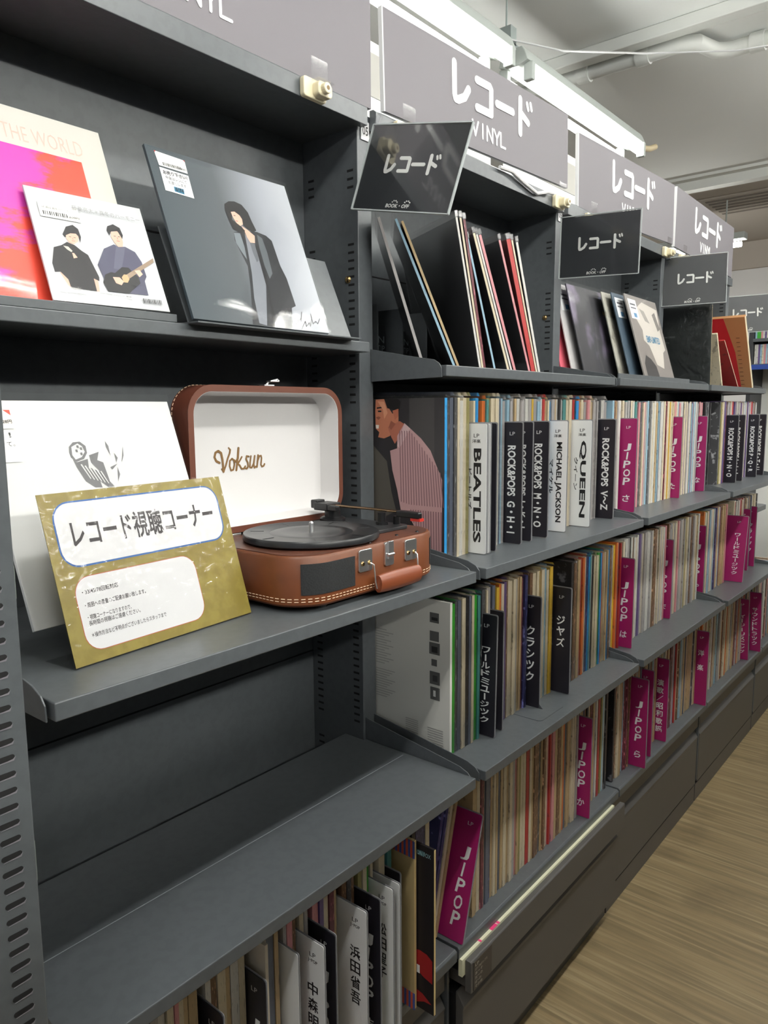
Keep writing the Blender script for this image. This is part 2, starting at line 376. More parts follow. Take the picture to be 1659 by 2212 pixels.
for k, (tx, a) in enumerate((('LP', 0.015), ('ロック&ポップス', 0.05), ('あ〜そ', 0.03), ('た〜の', 0.03), ('は〜わ', 0.025), ('その他', 0.03))):
    b.text(tx, 0.93, 0.93+a, 0.392-k*0.0105, 0.399-k*0.0105, -0.2760, off=0.0)
b.build('lettering', mat('grey_print', (190, 186, 176), 0.5), o)
# neighbouring rack at right angles on the far left: its slotted end panel
t = thing('shelving_rack', 'slotted dark steel end panel of the neighbouring rack at the left edge', 'shelving')
b = MB(); b.box(-0.40, -0.0435, -0.37, -0.335, 0.0, S1+0.02)
o = b.build('end_panel', steel, t, 0.0018)
b = MB(); z = 0.30
while z < S1-0.03:
    for xe in (-0.057, -0.345):
        pts = rrect(xe-0.020, xe, z, z+0.0056, 0.0027, 4); b.prism(pts, 'y', -0.3704, -0.369, 1)
        b.prism([(xe-0.018, z-0.0012), (xe-0.001, z-0.0012), (xe+0.0006, z+0.0026), (xe-0.002, z+0.0006)], 'y', -0.3705, -0.3695, 0)
    z += 0.0167
b.build('slot_holes', [mat('slot_lip', (122, 118, 124), 0.35), slot], o)
for z0, z1 in ((1.436, 1.473), (1.138, 1.186)):
    b = MB(); b.prism(rrect(-0.055, -0.0365, z0, z1, 0.003, 4), 'y', -0.353, -0.35); b.build('hook_clip', mat('clip_green_grey', (150, 160, 150), 0.4), t)

# unseen rack added across the aisle to keep low light off the lower shelves
t = thing('shelving_rack', 'unseen dark steel rack added across the aisle to shade the lower record shelves', 'shelving')
b = MB(); b.box(-2.6, 6.2, -2.62, -2.60, 0.0, 2.48); b.build('back_panel', steel, t)
for z in (0.44, 0.865, 1.30, 1.71, 2.2):
    b = MB(); b.box(-2.6, 6.2, -2.60, -2.2, z-0.022, z); b.build('shelf', steel, t)
for x in (-2.6, -1.7, -0.8, 0.1, 1.0, 1.9, 2.8, 3.7, 4.6, 5.5, 6.2):
    b = MB(); b.box(x-0.02, x+0.02, -2.60, -2.22, 0.0, 2.25); b.build('side_panel', steel, t)

# ================================================================ header signs
LET = {'レ': [[(0.2, 0.97), (0.2, 0.2), (0.24, 0.1), (0.36, 0.1), (0.66, 0.24), (0.84, 0.48)]],
       'コ': [[(0.16, 0.84), (0.8, 0.84), (0.86, 0.78), (0.86, 0.14), (0.16, 0.14)]],
       'ー': [[(0.08, 0.5), (0.92, 0.5)]],
       'ド': [[(0.26, 0.97), (0.26, 0.03)], [(0.26, 0.62), (0.72, 0.42)], [(0.66, 0.95), (0.72, 0.80)], [(0.86, 0.99), (0.92, 0.84)]]}
VIN = {'V': [[(0, 1), (0.5, 0), (1, 1)]], 'I': [[(0.5, 1), (0.5, 0)]], 'N': [[(0, 0), (0, 1), (1, 0), (1, 1)]], 'Y': [[(0, 1), (0.5, 0.45), (1, 1)], [(0.5, 0.45), (0.5, 0)]], 'L': [[(0, 1), (0, 0), (0.9, 0)]]}
def kana(b, x0, x1, z0, z1, y, w, m=0, t=0.0012):
    cw = (x1-x0)/4
    for i, ch in enumerate('レコード'):
        for st in LET[ch]: b.stroke([(x0+cw*i+cw*(0.04+0.92*px), z0+(z1-z0)*pz) for px, pz in st], w if len(st) > 2 or ch in 'ー' or st[0][0] < 0.5 else w*0.62, y, m, t)
def header(k, label, x0, x1, zb, zt, rise, kx0, kx1, kz=(0.42, 0.86)):
    w, h = x1-x0, zt-zb
    t = thing('header_sign', label, 'sign', (x0, -0.012, zb), (0, -math.atan2(rise, w), 0))
    b = MB(); b.box(0, w, -0.004, 0.0, 0, h); b.build('sign_board', signface, t)
    b = MB(); b.box(-0.004, w+0.0005, 0.0, 0.006, 0, h); b.box(-0.004, 0, -0.004, 0, 0, h); b.build('board_core', white, t)
    b = MB(); kana(b, kx0, kx1, h*kz[0], h*kz[1], -0.0042, 0.019)
    cw = 0.026; vx = (kx0+kx1)/2-0.02-2.5*cw*1.3
    for i, ch in enumerate('VINYL'):
        for st in VIN[ch]: b.stroke([(vx+i*cw*1.3+cw*px, h*0.16+h*0.16*pz) for px, pz in st], 0.0058, -0.0042, 0, 0.0008, 6)
    b.build('lettering', letter, t)
header(0, 'leftmost grey header sign cut off by the top of the picture', 0.045, 0.905, 2.243, 2.465, 0.0, 0.235, 0.645, (0.56, 0.95))
header(1, 'nearest complete grey header sign with large white katakana', 0.952, 1.817, 2.252, 2.458, 0.028, 0.24, 0.65)
header(2, 'second complete grey header sign, between the nearest and the last one', 1.895, 2.752, 2.235, 2.458, 0.032, 0.24, 0.65)
header(3, 'last grey header sign at the far end of the row', 2.772, 3.585, 2.262, 2.492, -0.016, 0.22, 0.62)
wb = mat('white_board', (244, 244, 240), 0.5); gb = mat('grey_board', (170, 168, 162), 0.6)
for x, lab in ((0.55, 'white back of a header sign seen behind the leftmost header sign'), (1.45, 'white back of a header sign seen in the first gap between signs'), (2.4, 'white back of a header sign seen in the second gap between signs')):
    b = MB(); b.box(x-0.42, x+0.44, 0.30, 0.306, 2.28, 2.60); o = tag(b.build('opposite_sign', wb), lab, 'sign')
    b = MB(); b.box(x-0.25, x+0.3, 0.2975, 0.2995, 2.46, 2.57); b.build('grey_patch', gb, o)
def clip(x, z, lab):
    t = thing('sign_clip', lab, 'clip', (x, -0.026, z))
    b = MB(); b.prism(rrect(-0.03, 0.03, -0.024, 0.012, 0.006, 4), 'y', -0.008, 0.004); b.prism(rrect(-0.008, 0.03, -0.020, 0.006, 0.008, 5), 'y', -0.024, -0.006)
    b.cyl((0.008, -0.034, -0.007), (0.008, -0.022, -0.007), 0.010, n=16); b.build('clip_body', beige, t, 0.002)
    b = MB(); b.cyl((0.008, -0.0345, -0.007), (0.008, -0.034, -0.007), 0.004, n=12); b.build('screw_hole', mat('hole_brown', (120, 96, 60), 0.6), t)
    b = MB(); b.box(-0.012, 0.032, -0.012, -0.010, 0.006, 0.05); b.box(-0.012, 0.032, -0.030, -0.012, 0.006, 0.0075); b.build('clear_tab', acryl, t)
clip(0.722, CAN+0.022, 'beige clip with clear tab under the leftmost header sign')
clip(1.0, CAN+0.020, 'beige clip under the left end of the nearest complete header sign')
clip(1.737, CAN+0.022, 'beige clip under the right end of the nearest complete header sign')
clip(1.955, CAN+0.012, 'beige clip behind the second hanging sign')
clip(2.645, CAN+0.020, 'left one of the two beige clips above the third hanging sign')
clip(2.83, CAN+0.020, 'right one of the two beige clips above the third hanging sign')
b = MB(); b.tube([(1.40, -0.03, CAN+0.036), (1.46, -0.032, CAN+0.038), (1.52, -0.03, CAN+0.026), (1.60, -0.031, CAN+0.012), (1.66, -0.033, CAN+0.028), (1.69, -0.035, CAN+0.030)], 0.005, 8)
tag(b.build('loose_cable', white, None, smooth=True), 'loose white cable along the rail under the nearest complete header sign', 'cable')
# hanging signs across the aisle
def basis(px, sc):
    cx = Vector((-0.3561, -1.0859, 0.3175)); return [cx + (Vector(q)-cx)*sc + Vector((0, 0, 1.3)) for q in px]
hang_m = mat('hang_sign_black', (46, 49, 52), 0.4); hletter = mat('hang_lettering', (214, 216, 212), 0.5)
def hanging(label, tl, tr, bl):
    tl, tr, bl = Vector(tl), Vector(tr), Vector(bl); ex = (tr-tl); w = ex.length; ex.normalize(); ez = (tl-bl); ez = (ez-ex*ez.dot(ex)); h = ez.length; ez.normalize(); ey = ez.cross(ex)
    t = thing('hanging_sign', label, 'sign', group=None)
    m = Matrix((ex, ey, ez)).transposed().to_4x4(); m.translation = bl; t.matrix_world = m
    b = MB(); b.box(0.003, w-0.003, 0.0, 0.0012, 0.003, h-0.003); b.build('sign_panel', hang_m, t)
    b = MB(); b.box(0, w, -0.0022, -0.0010, 0, h).box(0, w, 0.0022, 0.0034, 0, h); b.build('clear_holder', acryl, t)
    b = MB(); b.box(0, w, -0.0024, 0.0036, h-0.0015, h+0.001).box(0, w, -0.0024, 0.0036, -0.001, 0.001).box(w-0.001, w+0.001, -0.0024, 0.0036, 0, h).box(-0.001, 0.001, -0.0024, 0.0036, 0, h); b.build('holder_edge', mat('acrylic_edge', (170, 176, 176), 0.2), t)
    b = MB(); kana(b, w*0.22, w*0.80, h*0.43, h*0.64, -0.0004, w*0.030, 0, 0.0003)
    b.text('BOOK・OFF', w*0.36, w*0.60, h*0.04, h*0.085, -0.0004, 'h', 0, 0.03, slant=0.2)
    for px, pz in ((0.42, 0.105), (0.435, 0.12), (0.455, 0.12), (0.47, 0.105), (0.55, 0.105), (0.565, 0.12), (0.585, 0.12), (0.60, 0.105)): b.stroke([(w*px, h*pz), (w*px+0.0003, h*pz)], h*0.016, -0.0004, 0, 0.0002, 6)
    b.build('lettering', hletter, t)
    b = MB(); b.box(0.004, 0.012, -0.004, 0.006, h, h+0.02); b.build('hanger_tab', acryl, t)
hanging('nearest black hanging sign with white katakana, in a clear holder', *basis([(1.174, 0.203, 1.037), (1.185, -0.088, 0.978), (1.13, 0.243, 0.831)], 0.785))
hanging('second black hanging sign along the aisle, below the second header sign', *basis([(2.318, 0.253, 1.032), (2.347, -0.043, 1.022), (2.327, 0.262, 0.812)], 0.79))
hanging('third black hanging sign along the aisle, left of the last one', *basis([(3.555, 0.305, 1.073), (3.629, 0.017, 1.076), (3.534, 0.297, 0.833)], 0.785))
hanging('farthest black hanging sign, cut by the right edge of the picture', *basis([(4.78, 0.36, 1.02), (4.90, 0.07, 1.03), (4.76, 0.355, 0.79)], 0.78))

# ================================================================ albums shown face on
def album(name, label, cat, w, h, t, loc, lean, yaw, cover, art=(), texts=(), group=None, film_on=True, edge=None, flap=0.008):
    o = thing(name, label, cat, loc, (-R(lean), 0, R(yaw)), group)
    b = MB(); b.box(-w/2, w/2, 0, t, 0, h); b.build('sleeve', [cover], o, 0.0006)
    if art or texts:
        cols = []; b = MB(); i = 0
        for rgb, pts in art:
            if rgb not in cols: cols.append(rgb)
            i += 1; b.poly([(-w/2+u*w, -0.0002-0.00005*i, v*h) for u, v in pts], cols.index(rgb))
        for rgb, s, u0, u1, v0, v1, off in texts:
            if rgb not in cols: cols.append(rgb)
            b.text(s, -w/2+u0*w, -w/2+u1*w, v0*h, v1*h, -0.0006-0.00005*i, 'h', cols.index(rgb), off)
        b.build('printed_cover', [mat('print_%d_%d_%d' % c, c, 0.5) for c in cols], o)
    if film_on:
        b = MB(); n = 14
        def fz(u, v): return -0.0022-0.0014*math.sin(u*5+v*3)*math.sin(v*7)-0.0016*math.exp(-((v-0.12-0.25*(u-0.4)**2)*22)**2)
        vs = [(-w/2-0.002+(w+0.004)*i/n, fz(i/n, j/n), -0.001+(h+flap)*j/n) for j in range(n+1) for i in range(n+1)]
        b.add(vs, [(j*(n+1)+i, j*(n+1)+i+1, (j+1)*(n+1)+i+1, (j+1)*(n+1)+i) for j in range(n) for i in range(n)])
        b.build('plastic_sleeve', film, o, smooth=True)
    return o
def sq(u0, u1, v0, v1): return [(u0, v1), (u1, v1), (u1, v0), (u0, v0)]
# 1. pink and orange sleeve
art_m = mat('pink_orange_print', (228, 82, 58), 0.45)
n_, l_, b_ = nodes(art_m); tc = n_.new('ShaderNodeTexCoord'); mp = n_.new('ShaderNodeMapping'); mp.inputs['Scale'].default_value = (3.2, 1, 9)
ns = n_.new('ShaderNodeTexNoise'); ns.inputs['Scale'].default_value = 2.2; ns.inputs['Detail'].default_value = 9; ns.inputs['Roughness'].default_value = 0.62
sx = n_.new('ShaderNodeSeparateXYZ'); a1 = n_.new('ShaderNodeMath'); a1.operation = 'MULTIPLY_ADD'; a1.inputs[1].default_value = -1.3; a2 = n_.new('ShaderNodeMath'); a2.operation = 'MULTIPLY_ADD'; a2.inputs[1].default_value = 1.0; a3 = n_.new('ShaderNodeMath'); a3.operation = 'ADD'; a3.inputs[1].default_value = -0.14
rp = n_.new('ShaderNodeValToRGB'); rp.color_ramp.elements[0].position = 0.47; rp.color_ramp.elements[1].position = 0.54; rp.color_ramp.elements[0].color = (*lin((228, 78, 58)), 1); rp.color_ramp.elements[1].color = (*lin((206, 62, 172)), 1)
l_.new(tc.outputs['Object'], mp.inputs[0]); l_.new(mp.outputs[0], ns.inputs[0]); l_.new(tc.outputs['Object'], sx.inputs[0]); l_.new(sx.outputs[0], a1.inputs[0]); l_.new(ns.outputs[0], a1.inputs[2]); l_.new(sx.outputs[2], a2.inputs[0]); l_.new(a1.outputs[0], a2.inputs[2]); l_.new(a2.outputs[0], a3.inputs[0]); l_.new(a3.outputs[0], rp.inputs[0]); l_.new(rp.outputs[0], b_.inputs['Base Color'])
o = album('record_sleeve', 'large cream record sleeve with pink and orange print, behind the small white one', 'record', 0.335, 0.335, 0.005, (0.186, -0.010, S1+0.004), 21, 0, mat('cream_sleeve', (204, 202, 194), 0.5), [], [], flap=0.02)
b = MB(); b.poly([(-0.167+0.335*u, -0.0003, 0.335*v) for u, v in sq(0.02, 0.86, 0.02, 0.80)]); b.build('printed_cover', art_m, o)
b = MB(); b.text('END OF THE WORLD', -0.085, 0.128, 0.278, 0.304, -0.0004, off=-0.012); b.build('lettering', mat('pale_pink_ink', (232, 184, 172), 0.5), o)
# 2. small white duo sleeve
DUO = {'whair': [(0.216, 0.601), (0.261, 0.677), (0.323, 0.705), (0.361, 0.674), (0.367, 0.603), (0.348, 0.548), (0.345, 0.609), (0.302, 0.622), (0.247, 0.582), (0.228, 0.578)],
 'wface': [(0.241, 0.596), (0.284, 0.621), (0.331, 0.626), (0.347, 0.599), (0.331, 0.555), (0.287, 0.523), (0.253, 0.533), (0.238, 0.565)],
 'wtop': [(0.236, 0.536), (0.294, 0.516), (0.339, 0.475), (0.386, 0.444), (0.429, 0.251), (0.42, 0.214), (0.378, 0.232), (0.376, 0.118), (0.167, 0.11), (0.162, 0.195), (0.115, 0.255), (0.07, 0.247), (0.067, 0.323), (0.114, 0.469), (0.182, 0.498)],
 'warm': [(0.11, 0.249), (0.147, 0.26), (0.175, 0.14), (0.16, 0.114)], 'warm2': [(0.378, 0.232), (0.411, 0.218), (0.399, 0.119), (0.376, 0.118)], 'wgap': [(0.254, 0.443), (0.271, 0.441), (0.289, 0.405), (0.255, 0.393)],
 'chain': [(0.195, 0.496), (0.235, 0.494), (0.262, 0.46), (0.25, 0.447), (0.219, 0.466)],
 'mhair': [(0.614, 0.71), (0.63, 0.751), (0.688, 0.781), (0.742, 0.755), (0.753, 0.687), (0.737, 0.649), (0.712, 0.721), (0.653, 0.708), (0.627, 0.665)],
 'mface': [(0.649, 0.702), (0.707, 0.72), (0.737, 0.684), (0.736, 0.619), (0.721, 0.573), (0.679, 0.565), (0.654, 0.602), (0.638, 0.652)],
 'mjac': [(0.644, 0.584), (0.679, 0.567), (0.743, 0.578), (0.824, 0.541), (0.86, 0.451), (0.866, 0.315), (0.836, 0.268), (0.832, 0.134), (0.472, 0.128), (0.464, 0.257), (0.445, 0.364), (0.541, 0.526)],
 'mshirt': [(0.661, 0.572), (0.688, 0.561), (0.741, 0.572), (0.703, 0.475), (0.648, 0.35), (0.579, 0.348), (0.626, 0.481)],
 'gtr': [(0.484, 0.28), (0.545, 0.311), (0.578, 0.307), (0.655, 0.372), (0.716, 0.377), (0.744, 0.336), (0.785, 0.301), (0.787, 0.239), (0.721, 0.187), (0.655, 0.128), (0.472, 0.128), (0.45, 0.204)],
 'gneck': [(0.663, 0.296), (0.981, 0.506), (0.978, 0.468), (0.683, 0.263)], 'hole': [(0.627, 0.274), (0.655, 0.305), (0.685, 0.305), (0.694, 0.265), (0.669, 0.23), (0.634, 0.229)],
 'hand1': [(0.547, 0.266), (0.607, 0.271), (0.636, 0.235), (0.606, 0.199), (0.561, 0.212)], 'hand2': [(0.765, 0.355), (0.815, 0.369), (0.834, 0.33), (0.794, 0.297)]}
skin = (222, 180, 160); blk = (34, 33, 36); navy = (76, 76, 98)
def face_bits(cx, cz, w, h):
    return [(blk, sq(cx-0.28*w, cx-0.10*w, cz+0.10*h, cz+0.14*h)), (blk, sq(cx+0.10*w, cx+0.28*w, cz+0.10*h, cz+0.14*h)), ((196, 140, 124), sq(cx-0.03*w, cx+0.04*w, cz-0.10*h, cz+0.06*h)), ((186, 96, 92), sq(cx-0.14*w, cx+0.14*w, cz-0.24*h, cz-0.20*h))]
art = [(skin, DUO['warm']), (skin, DUO['warm2']), (blk, DUO['wtop']), (skin, DUO['wgap']), ((200, 196, 186), DUO['chain']), (blk, DUO['whair']), (skin, DUO['wface'])] + face_bits(0.292, 0.575, 0.1, 0.1)
art += [(navy, DUO['mjac']), ((92, 92, 112), DUO['mshirt']), (skin, DUO['mface']), (blk, DUO['mhair'])] + face_bits(0.692, 0.65, 0.1, 0.13)
art += [((30, 30, 32), DUO['gtr']), ((150, 130, 110), DUO['gneck']), ((190, 160, 120), DUO['hole']), (skin, DUO['hand1']), (skin, DUO['hand2'])]
art += [((236, 236, 232), sq(0.075, 0.40, 0.735, 0.865))] + [((60, 60, 60), sq(0.10+k*0.017, 0.10+k*0.017+(0.006 if k % 3 else 0.010), 0.755, 0.79)) for k in range(12)] + [((60, 60, 60), sq(0.765+k*0.016, 0.765+k*0.016+(0.006 if k % 3 else 0.010), 0.052, 0.095)) for k in range(11)]
tx = [((150, 150, 150), '藤巻亮太＊真冬のハーモニー', 0.35, 0.95, 0.84, 0.885, 0.0), ((60, 60, 60), '1,600円', 0.29, 0.39, 0.755, 0.775, 0.01), ((90, 90, 90), 'LP 帯付 真冬のハーモニー', 0.10, 0.36, 0.81, 0.83, 0.0)]
tx += [((120, 120, 120), '真冬のハーモニー 作詞 作曲 編曲 録音 二〇二一 東京', 0.05, 0.66, 0.085, 0.10, 0.0), ((120, 120, 120), '製造 発売元 無断複製を禁じます 定価 一六〇〇円 税込', 0.06, 0.66, 0.06, 0.073, 0.0)]
album('record_sleeve', 'small white record sleeve showing two people, one with a black guitar', 'record', 0.186, 0.19, 0.004, (0.279, -0.037, S1+0.016), 24.7, -3.6, mat('white_sleeve', (198, 200, 203), 0.5), art, tx, flap=0.004)
# 3. grey sleeve with the person in a coat
BOOT = {'hair': [(0.444, 0.748), (0.482, 0.774), (0.527, 0.783), (0.576, 0.773), (0.609, 0.731), (0.619, 0.674), (0.634, 0.619), (0.602, 0.6), (0.568, 0.613), (0.541, 0.632), (0.541, 0.673), (0.512, 0.699), (0.483, 0.708), (0.468, 0.656), (0.516, 0.626), (0.544, 0.599), (0.509, 0.579), (0.453, 0.591), (0.44, 0.649), (0.434, 0.709)],
 'face': [(0.475, 0.705), (0.503, 0.713), (0.535, 0.696), (0.546, 0.674), (0.541, 0.64), (0.517, 0.625), (0.494, 0.639), (0.479, 0.671)], 'neck': [(0.526, 0.628), (0.567, 0.608), (0.608, 0.58), (0.593, 0.531), (0.558, 0.528), (0.544, 0.558), (0.538, 0.594)],
 'coat': [(0.452, 0.575), (0.544, 0.599), (0.636, 0.611), (0.702, 0.6), (0.738, 0.573), (0.746, 0.413), (0.768, 0.332), (0.775, 0.156), (0.736, 0.139), (0.694, 0.003), (0.391, 0.002), (0.427, 0.13), (0.458, 0.244), (0.483, 0.368), (0.458, 0.46), (0.442, 0.521)],
 'sheen': [(0.452, 0.571), (0.499, 0.577), (0.502, 0.493), (0.492, 0.41), (0.467, 0.457), (0.446, 0.506)], 'dress': [(0.535, 0.585), (0.558, 0.528), (0.591, 0.527), (0.587, 0.419), (0.595, 0.305), (0.495, 0.004), (0.442, 0.015), (0.458, 0.165), (0.498, 0.33), (0.519, 0.471)],
 'vest': [(0.553, 0.527), (0.591, 0.527), (0.581, 0.418), (0.563, 0.406), (0.554, 0.462)], 'hl': [(0.629, 0.593), (0.663, 0.575), (0.67, 0.484), (0.661, 0.349), (0.626, 0.31), (0.616, 0.391), (0.618, 0.507)],
 'lapel': [(0.588, 0.518), (0.611, 0.514), (0.608, 0.34), (0.574, 0.06), (0.552, 0.042), (0.58, 0.238), (0.585, 0.385)]}
bg = mat('slate_print', (66, 76, 82), 0.5)
n_, l_, b_ = nodes(bg); tc = n_.new('ShaderNodeTexCoord'); sx = n_.new('ShaderNodeSeparateXYZ'); rp = n_.new('ShaderNodeValToRGB')
l_.new(tc.outputs['Generated'], sx.inputs[0]); l_.new(sx.outputs[0], rp.inputs[0]); l_.new(rp.outputs[0], b_.inputs['Base Color'])
rp.color_ramp.elements[0].color = (*lin((58, 70, 77)), 1); rp.color_ramp.elements[1].color = (*lin((186, 190, 196)), 1)
for p_, c_ in ((0.42, (84, 90, 94)), (0.75, (158, 162, 170))): e = rp.color_ramp.elements.new(p_); e.color = (*lin(c_), 1)
art = [((38, 40, 44), BOOT['coat']), ((118, 126, 132), BOOT['sheen']), ((128, 132, 140), BOOT['dress']), ((98, 102, 108), BOOT['vest']), ((92, 98, 102), BOOT['hl']), ((30, 31, 34), BOOT['lapel']), (skin, BOOT['neck']), ((26, 26, 28), BOOT['hair']), ((226, 182, 162), BOOT['face']), (blk, sq(0.488, 0.502, 0.684, 0.688)), ((180, 90, 90), sq(0.492, 0.508, 0.650, 0.655)),
       ((234, 234, 232), [(0.051, 0.972), (0.241, 0.963), (0.238, 0.882), (0.058, 0.886)]), ((236, 236, 238), [(0.055, 0.876), (0.237, 0.869), (0.233, 0.731), (0.053, 0.738)]), ((56, 120, 150), [(0.115, 0.775), (0.178, 0.773), (0.173, 0.740), (0.112, 0.745)]), ((200, 40, 40), [(0.051, 0.972), (0.062, 0.972), (0.052, 0.962)]), ((200, 40, 40), [(0.241, 0.963), (0.230, 0.9635), (0.2405, 0.953)])]
art += [((70, 70, 70), sq(0.085+k*0.010, 0.085+k*0.010+(0.004 if k % 3 else 0.006), 0.893, 0.912)) for k in range(12)]
tx = [((40, 40, 44), 'お売り下さい！', 0.068, 0.222, 0.835, 0.862, 0.02), ((40, 40, 44), '中身はレジにて', 0.075, 0.21, 0.808, 0.83, 0.0), ((40, 40, 44), 'お渡しします。', 0.085, 0.205, 0.782, 0.803, 0.0), ((20, 30, 40), '0174', 0.120, 0.170, 0.746, 0.770, 0.02), ((60, 60, 60), '4,800円', 0.185, 0.232, 0.893, 0.905, 0.01)]
o = album('record_sleeve', 'grey record sleeve showing a person in a long dark coat, with white stickers', 'record', 0.315, 0.315, 0.006, (0.556, -0.068, S1+0.006), 21.7, 0, bg, art, tx, flap=0.006)
b = MB()
for st in ([(0.773, 0.097), (0.739, 0.077), (0.714, 0.042), (0.733, 0.035), (0.763, 0.071), (0.747, 0.045), (0.789, 0.082), (0.805, 0.118), (0.776, 0.056)], [(0.763, 0.005), (0.812, 0.06), (0.809, 0.026), (0.843, 0.054), (0.844, 0.029), (0.88, 0.092), (0.877, 0.113), (0.874, 0.049), (0.904, 0.069), (0.915, 0.053), (0.947, 0.09)]):
    b.stroke([(-0.1575+0.315*u, 0.315*v) for u, v in st], 0.0009, -0.0013, 0, 0.0002, 3)
b.build('signature', ink, o)
# easels behind the display sleeves
def easel(label, x0, x1, y, z, lean, h=0.2, lip=0.012):
    t = thing('display_easel', label, 'display stand', ((x0+x1)/2, y, z), (0, 0, 0)); w = x1-x0
    b = MB(); b.box(-w/2, w/2, -0.012, 0.05, 0, 0.0028).box(-w/2, w/2, -0.012, -0.0095, 0.0028, lip); b.build('base_lip', steel, t, 0.0008)
    b = MB(); M = Matrix.Rotation(-R(lean), 4, 'X'); b.box(-w/2, w/2, 0.012, 0.0145, 0.005, h, 0, M); b.build('backrest', steel, t, 0.0008)
easel('grey metal display stand behind the sleeve showing a long dark coat', 0.402, 0.80, -0.062+0.0, S1, 24, 0.185, 0.002)
b = MB(); b.box(0.035, 0.383, -0.0445, -0.042, S1+0.0003, S1+0.013); b.box(0.035, 0.383, -0.042, -0.012, S1+0.0003, S1+0.0025)
tag(b.build('display_lip', steel, None, 0.0008), 'low grey metal lip in front of the two left display sleeves', 'display stand')
# 4. white sleeve with the bird on the turntable shelf
BIRD = {'head': [(0.372, 0.777), (0.397, 0.798), (0.433, 0.8), (0.457, 0.778), (0.455, 0.744), (0.432, 0.716), (0.391, 0.704), (0.368, 0.726), (0.366, 0.749)],
 'headin': [(0.384, 0.776), (0.419, 0.792), (0.438, 0.777), (0.445, 0.75), (0.422, 0.725), (0.389, 0.715), (0.378, 0.737)],
 'wing': [(0.374, 0.725), (0.391, 0.702), (0.45, 0.715), (0.444, 0.675), (0.498, 0.648), (0.551, 0.573), (0.522, 0.567), (0.483, 0.603), (0.486, 0.572), (0.449, 0.576), (0.41, 0.609), (0.384, 0.679)],
 'wing2': [(0.461, 0.732), (0.516, 0.746), (0.497, 0.706), (0.525, 0.693), (0.533, 0.599), (0.515, 0.623), (0.489, 0.66), (0.463, 0.697)],
 'b1': [(0.565, 0.797), (0.576, 0.773), (0.574, 0.725), (0.562, 0.768)], 'b2': [(0.655, 0.769), (0.645, 0.721), (0.625, 0.686)], 'b3': [(0.555, 0.667), (0.599, 0.682), (0.564, 0.655)], 'b4': [(0.594, 0.665), (0.598, 0.629), (0.577, 0.595)], 'b5': [(0.597, 0.736), (0.609, 0.711), (0.595, 0.688)]}
gi = (110, 110, 112); paper = (212, 213, 212)
art = [(gi, BIRD['head']), (paper, BIRD['headin']), (gi, BIRD['wing']), (gi, BIRD['wing2'])] + [(gi, BIRD['b%d' % k]) for k in range(1, 6)]
for k in range(6): art.append((paper, [(0.405+k*0.018, 0.69-k*0.008), (0.412+k*0.018, 0.692-k*0.008), (0.44+k*0.017, 0.62-k*0.006), (0.436+k*0.017, 0.618-k*0.006)]))
for u, v in ((0.40, 0.75), (0.42, 0.735), (0.41, 0.77), (0.425, 0.76)): art.append((gi, sq(u, u+0.009, v, v+0.012)))
art += [((236, 230, 222), sq(0.0, 0.14, 0.87, 0.955)), ((210, 80, 60), [(0.11, 0.955), (0.14, 0.955), (0.14, 0.93)]), ((234, 234, 232), sq(0.0, 0.132, 0.72, 0.86))]
tx = [((60, 60, 60), '628円', 0.085, 0.137, 0.893, 0.910, 0.01), ((40, 40, 40), '！', 0.108, 0.118, 0.83, 0.852, 0.01), ((40, 40, 40), 'て。', 0.09, 0.125, 0.79, 0.81, 0.0)]
album('record_sleeve', 'white record sleeve with a small bird drawing, behind the gold notice', 'record', 0.322, 0.32, 0.006, (0.240, -0.118, S2+0.036), 20, 5, mat('bright_white_sleeve', (212, 213, 212), 0.5), art, tx, flap=0.012)
t = thing('display_easel', 'dark metal display stand under the white bird sleeve', 'display stand', (0.245, -0.112, S2), (0, 0, R(5)))
b = MB(); b.box(-0.115, 0.14, -0.008, -0.005, 0, 0.034).box(-0.115, 0.14, -0.008, 0.05, 0.0300, 0.033); b.build('base_lip', steel, t, 0.0006)
b = MB(); b.box(-0.1, 0.12, 0.020, 0.022, 0.03, 0.23, 0, Matrix.Rotation(-R(20), 4, 'X')); b.build('backrest', steel, t)

# ================================================================ gold notice in its clear stand
gold = noise_mix(mat('gold_paper', (128, 113, 46), 0.4), (138, 124, 54), 40)
t = thing('notice_stand', 'gold paper notice in a clear stand on the shelf before the record player', 'sign', (0.243, -0.203, S2+0.0015), (-R(16.2), 0, R(6.0)))
PW, PH = 0.312, 0.224
b = MB(); b.box(-PW/2, PW/2, 0, 0.0008, 0.001, PH); pan = b.build('notice_sheet', gold, t)
b = MB()
def pr(u0, u1, v0, v1, r, i, m): b.poly([(x, -0.0002-0.0001*i, z) for x, z in rrect(-PW/2+u0*PW, -PW/2+u1*PW, v0*PH, v1*PH, r, 6)][::-1], m)
pr(0.045, 0.955, 0.555, 0.945, 0.026, 0, 1); pr(0.053, 0.947, 0.566, 0.935, 0.023, 1, 0)
pr(0.068, 0.715, 0.065, 0.500, 0.024, 0, 2); pr(0.071, 0.712, 0.069, 0.496, 0.023, 1, 0)
b.build('printed_panels', [white, mat('blue_border', (54, 96, 156), 0.5), mat('red_border', (176, 84, 62), 0.5)], pan)
b = MB()
b.text('レコード視聴コーナー', -PW/2+0.115*PW, -PW/2+0.90*PW, 0.665*PH, 0.835*PH, -0.0005, 'h', 0, 0.022)
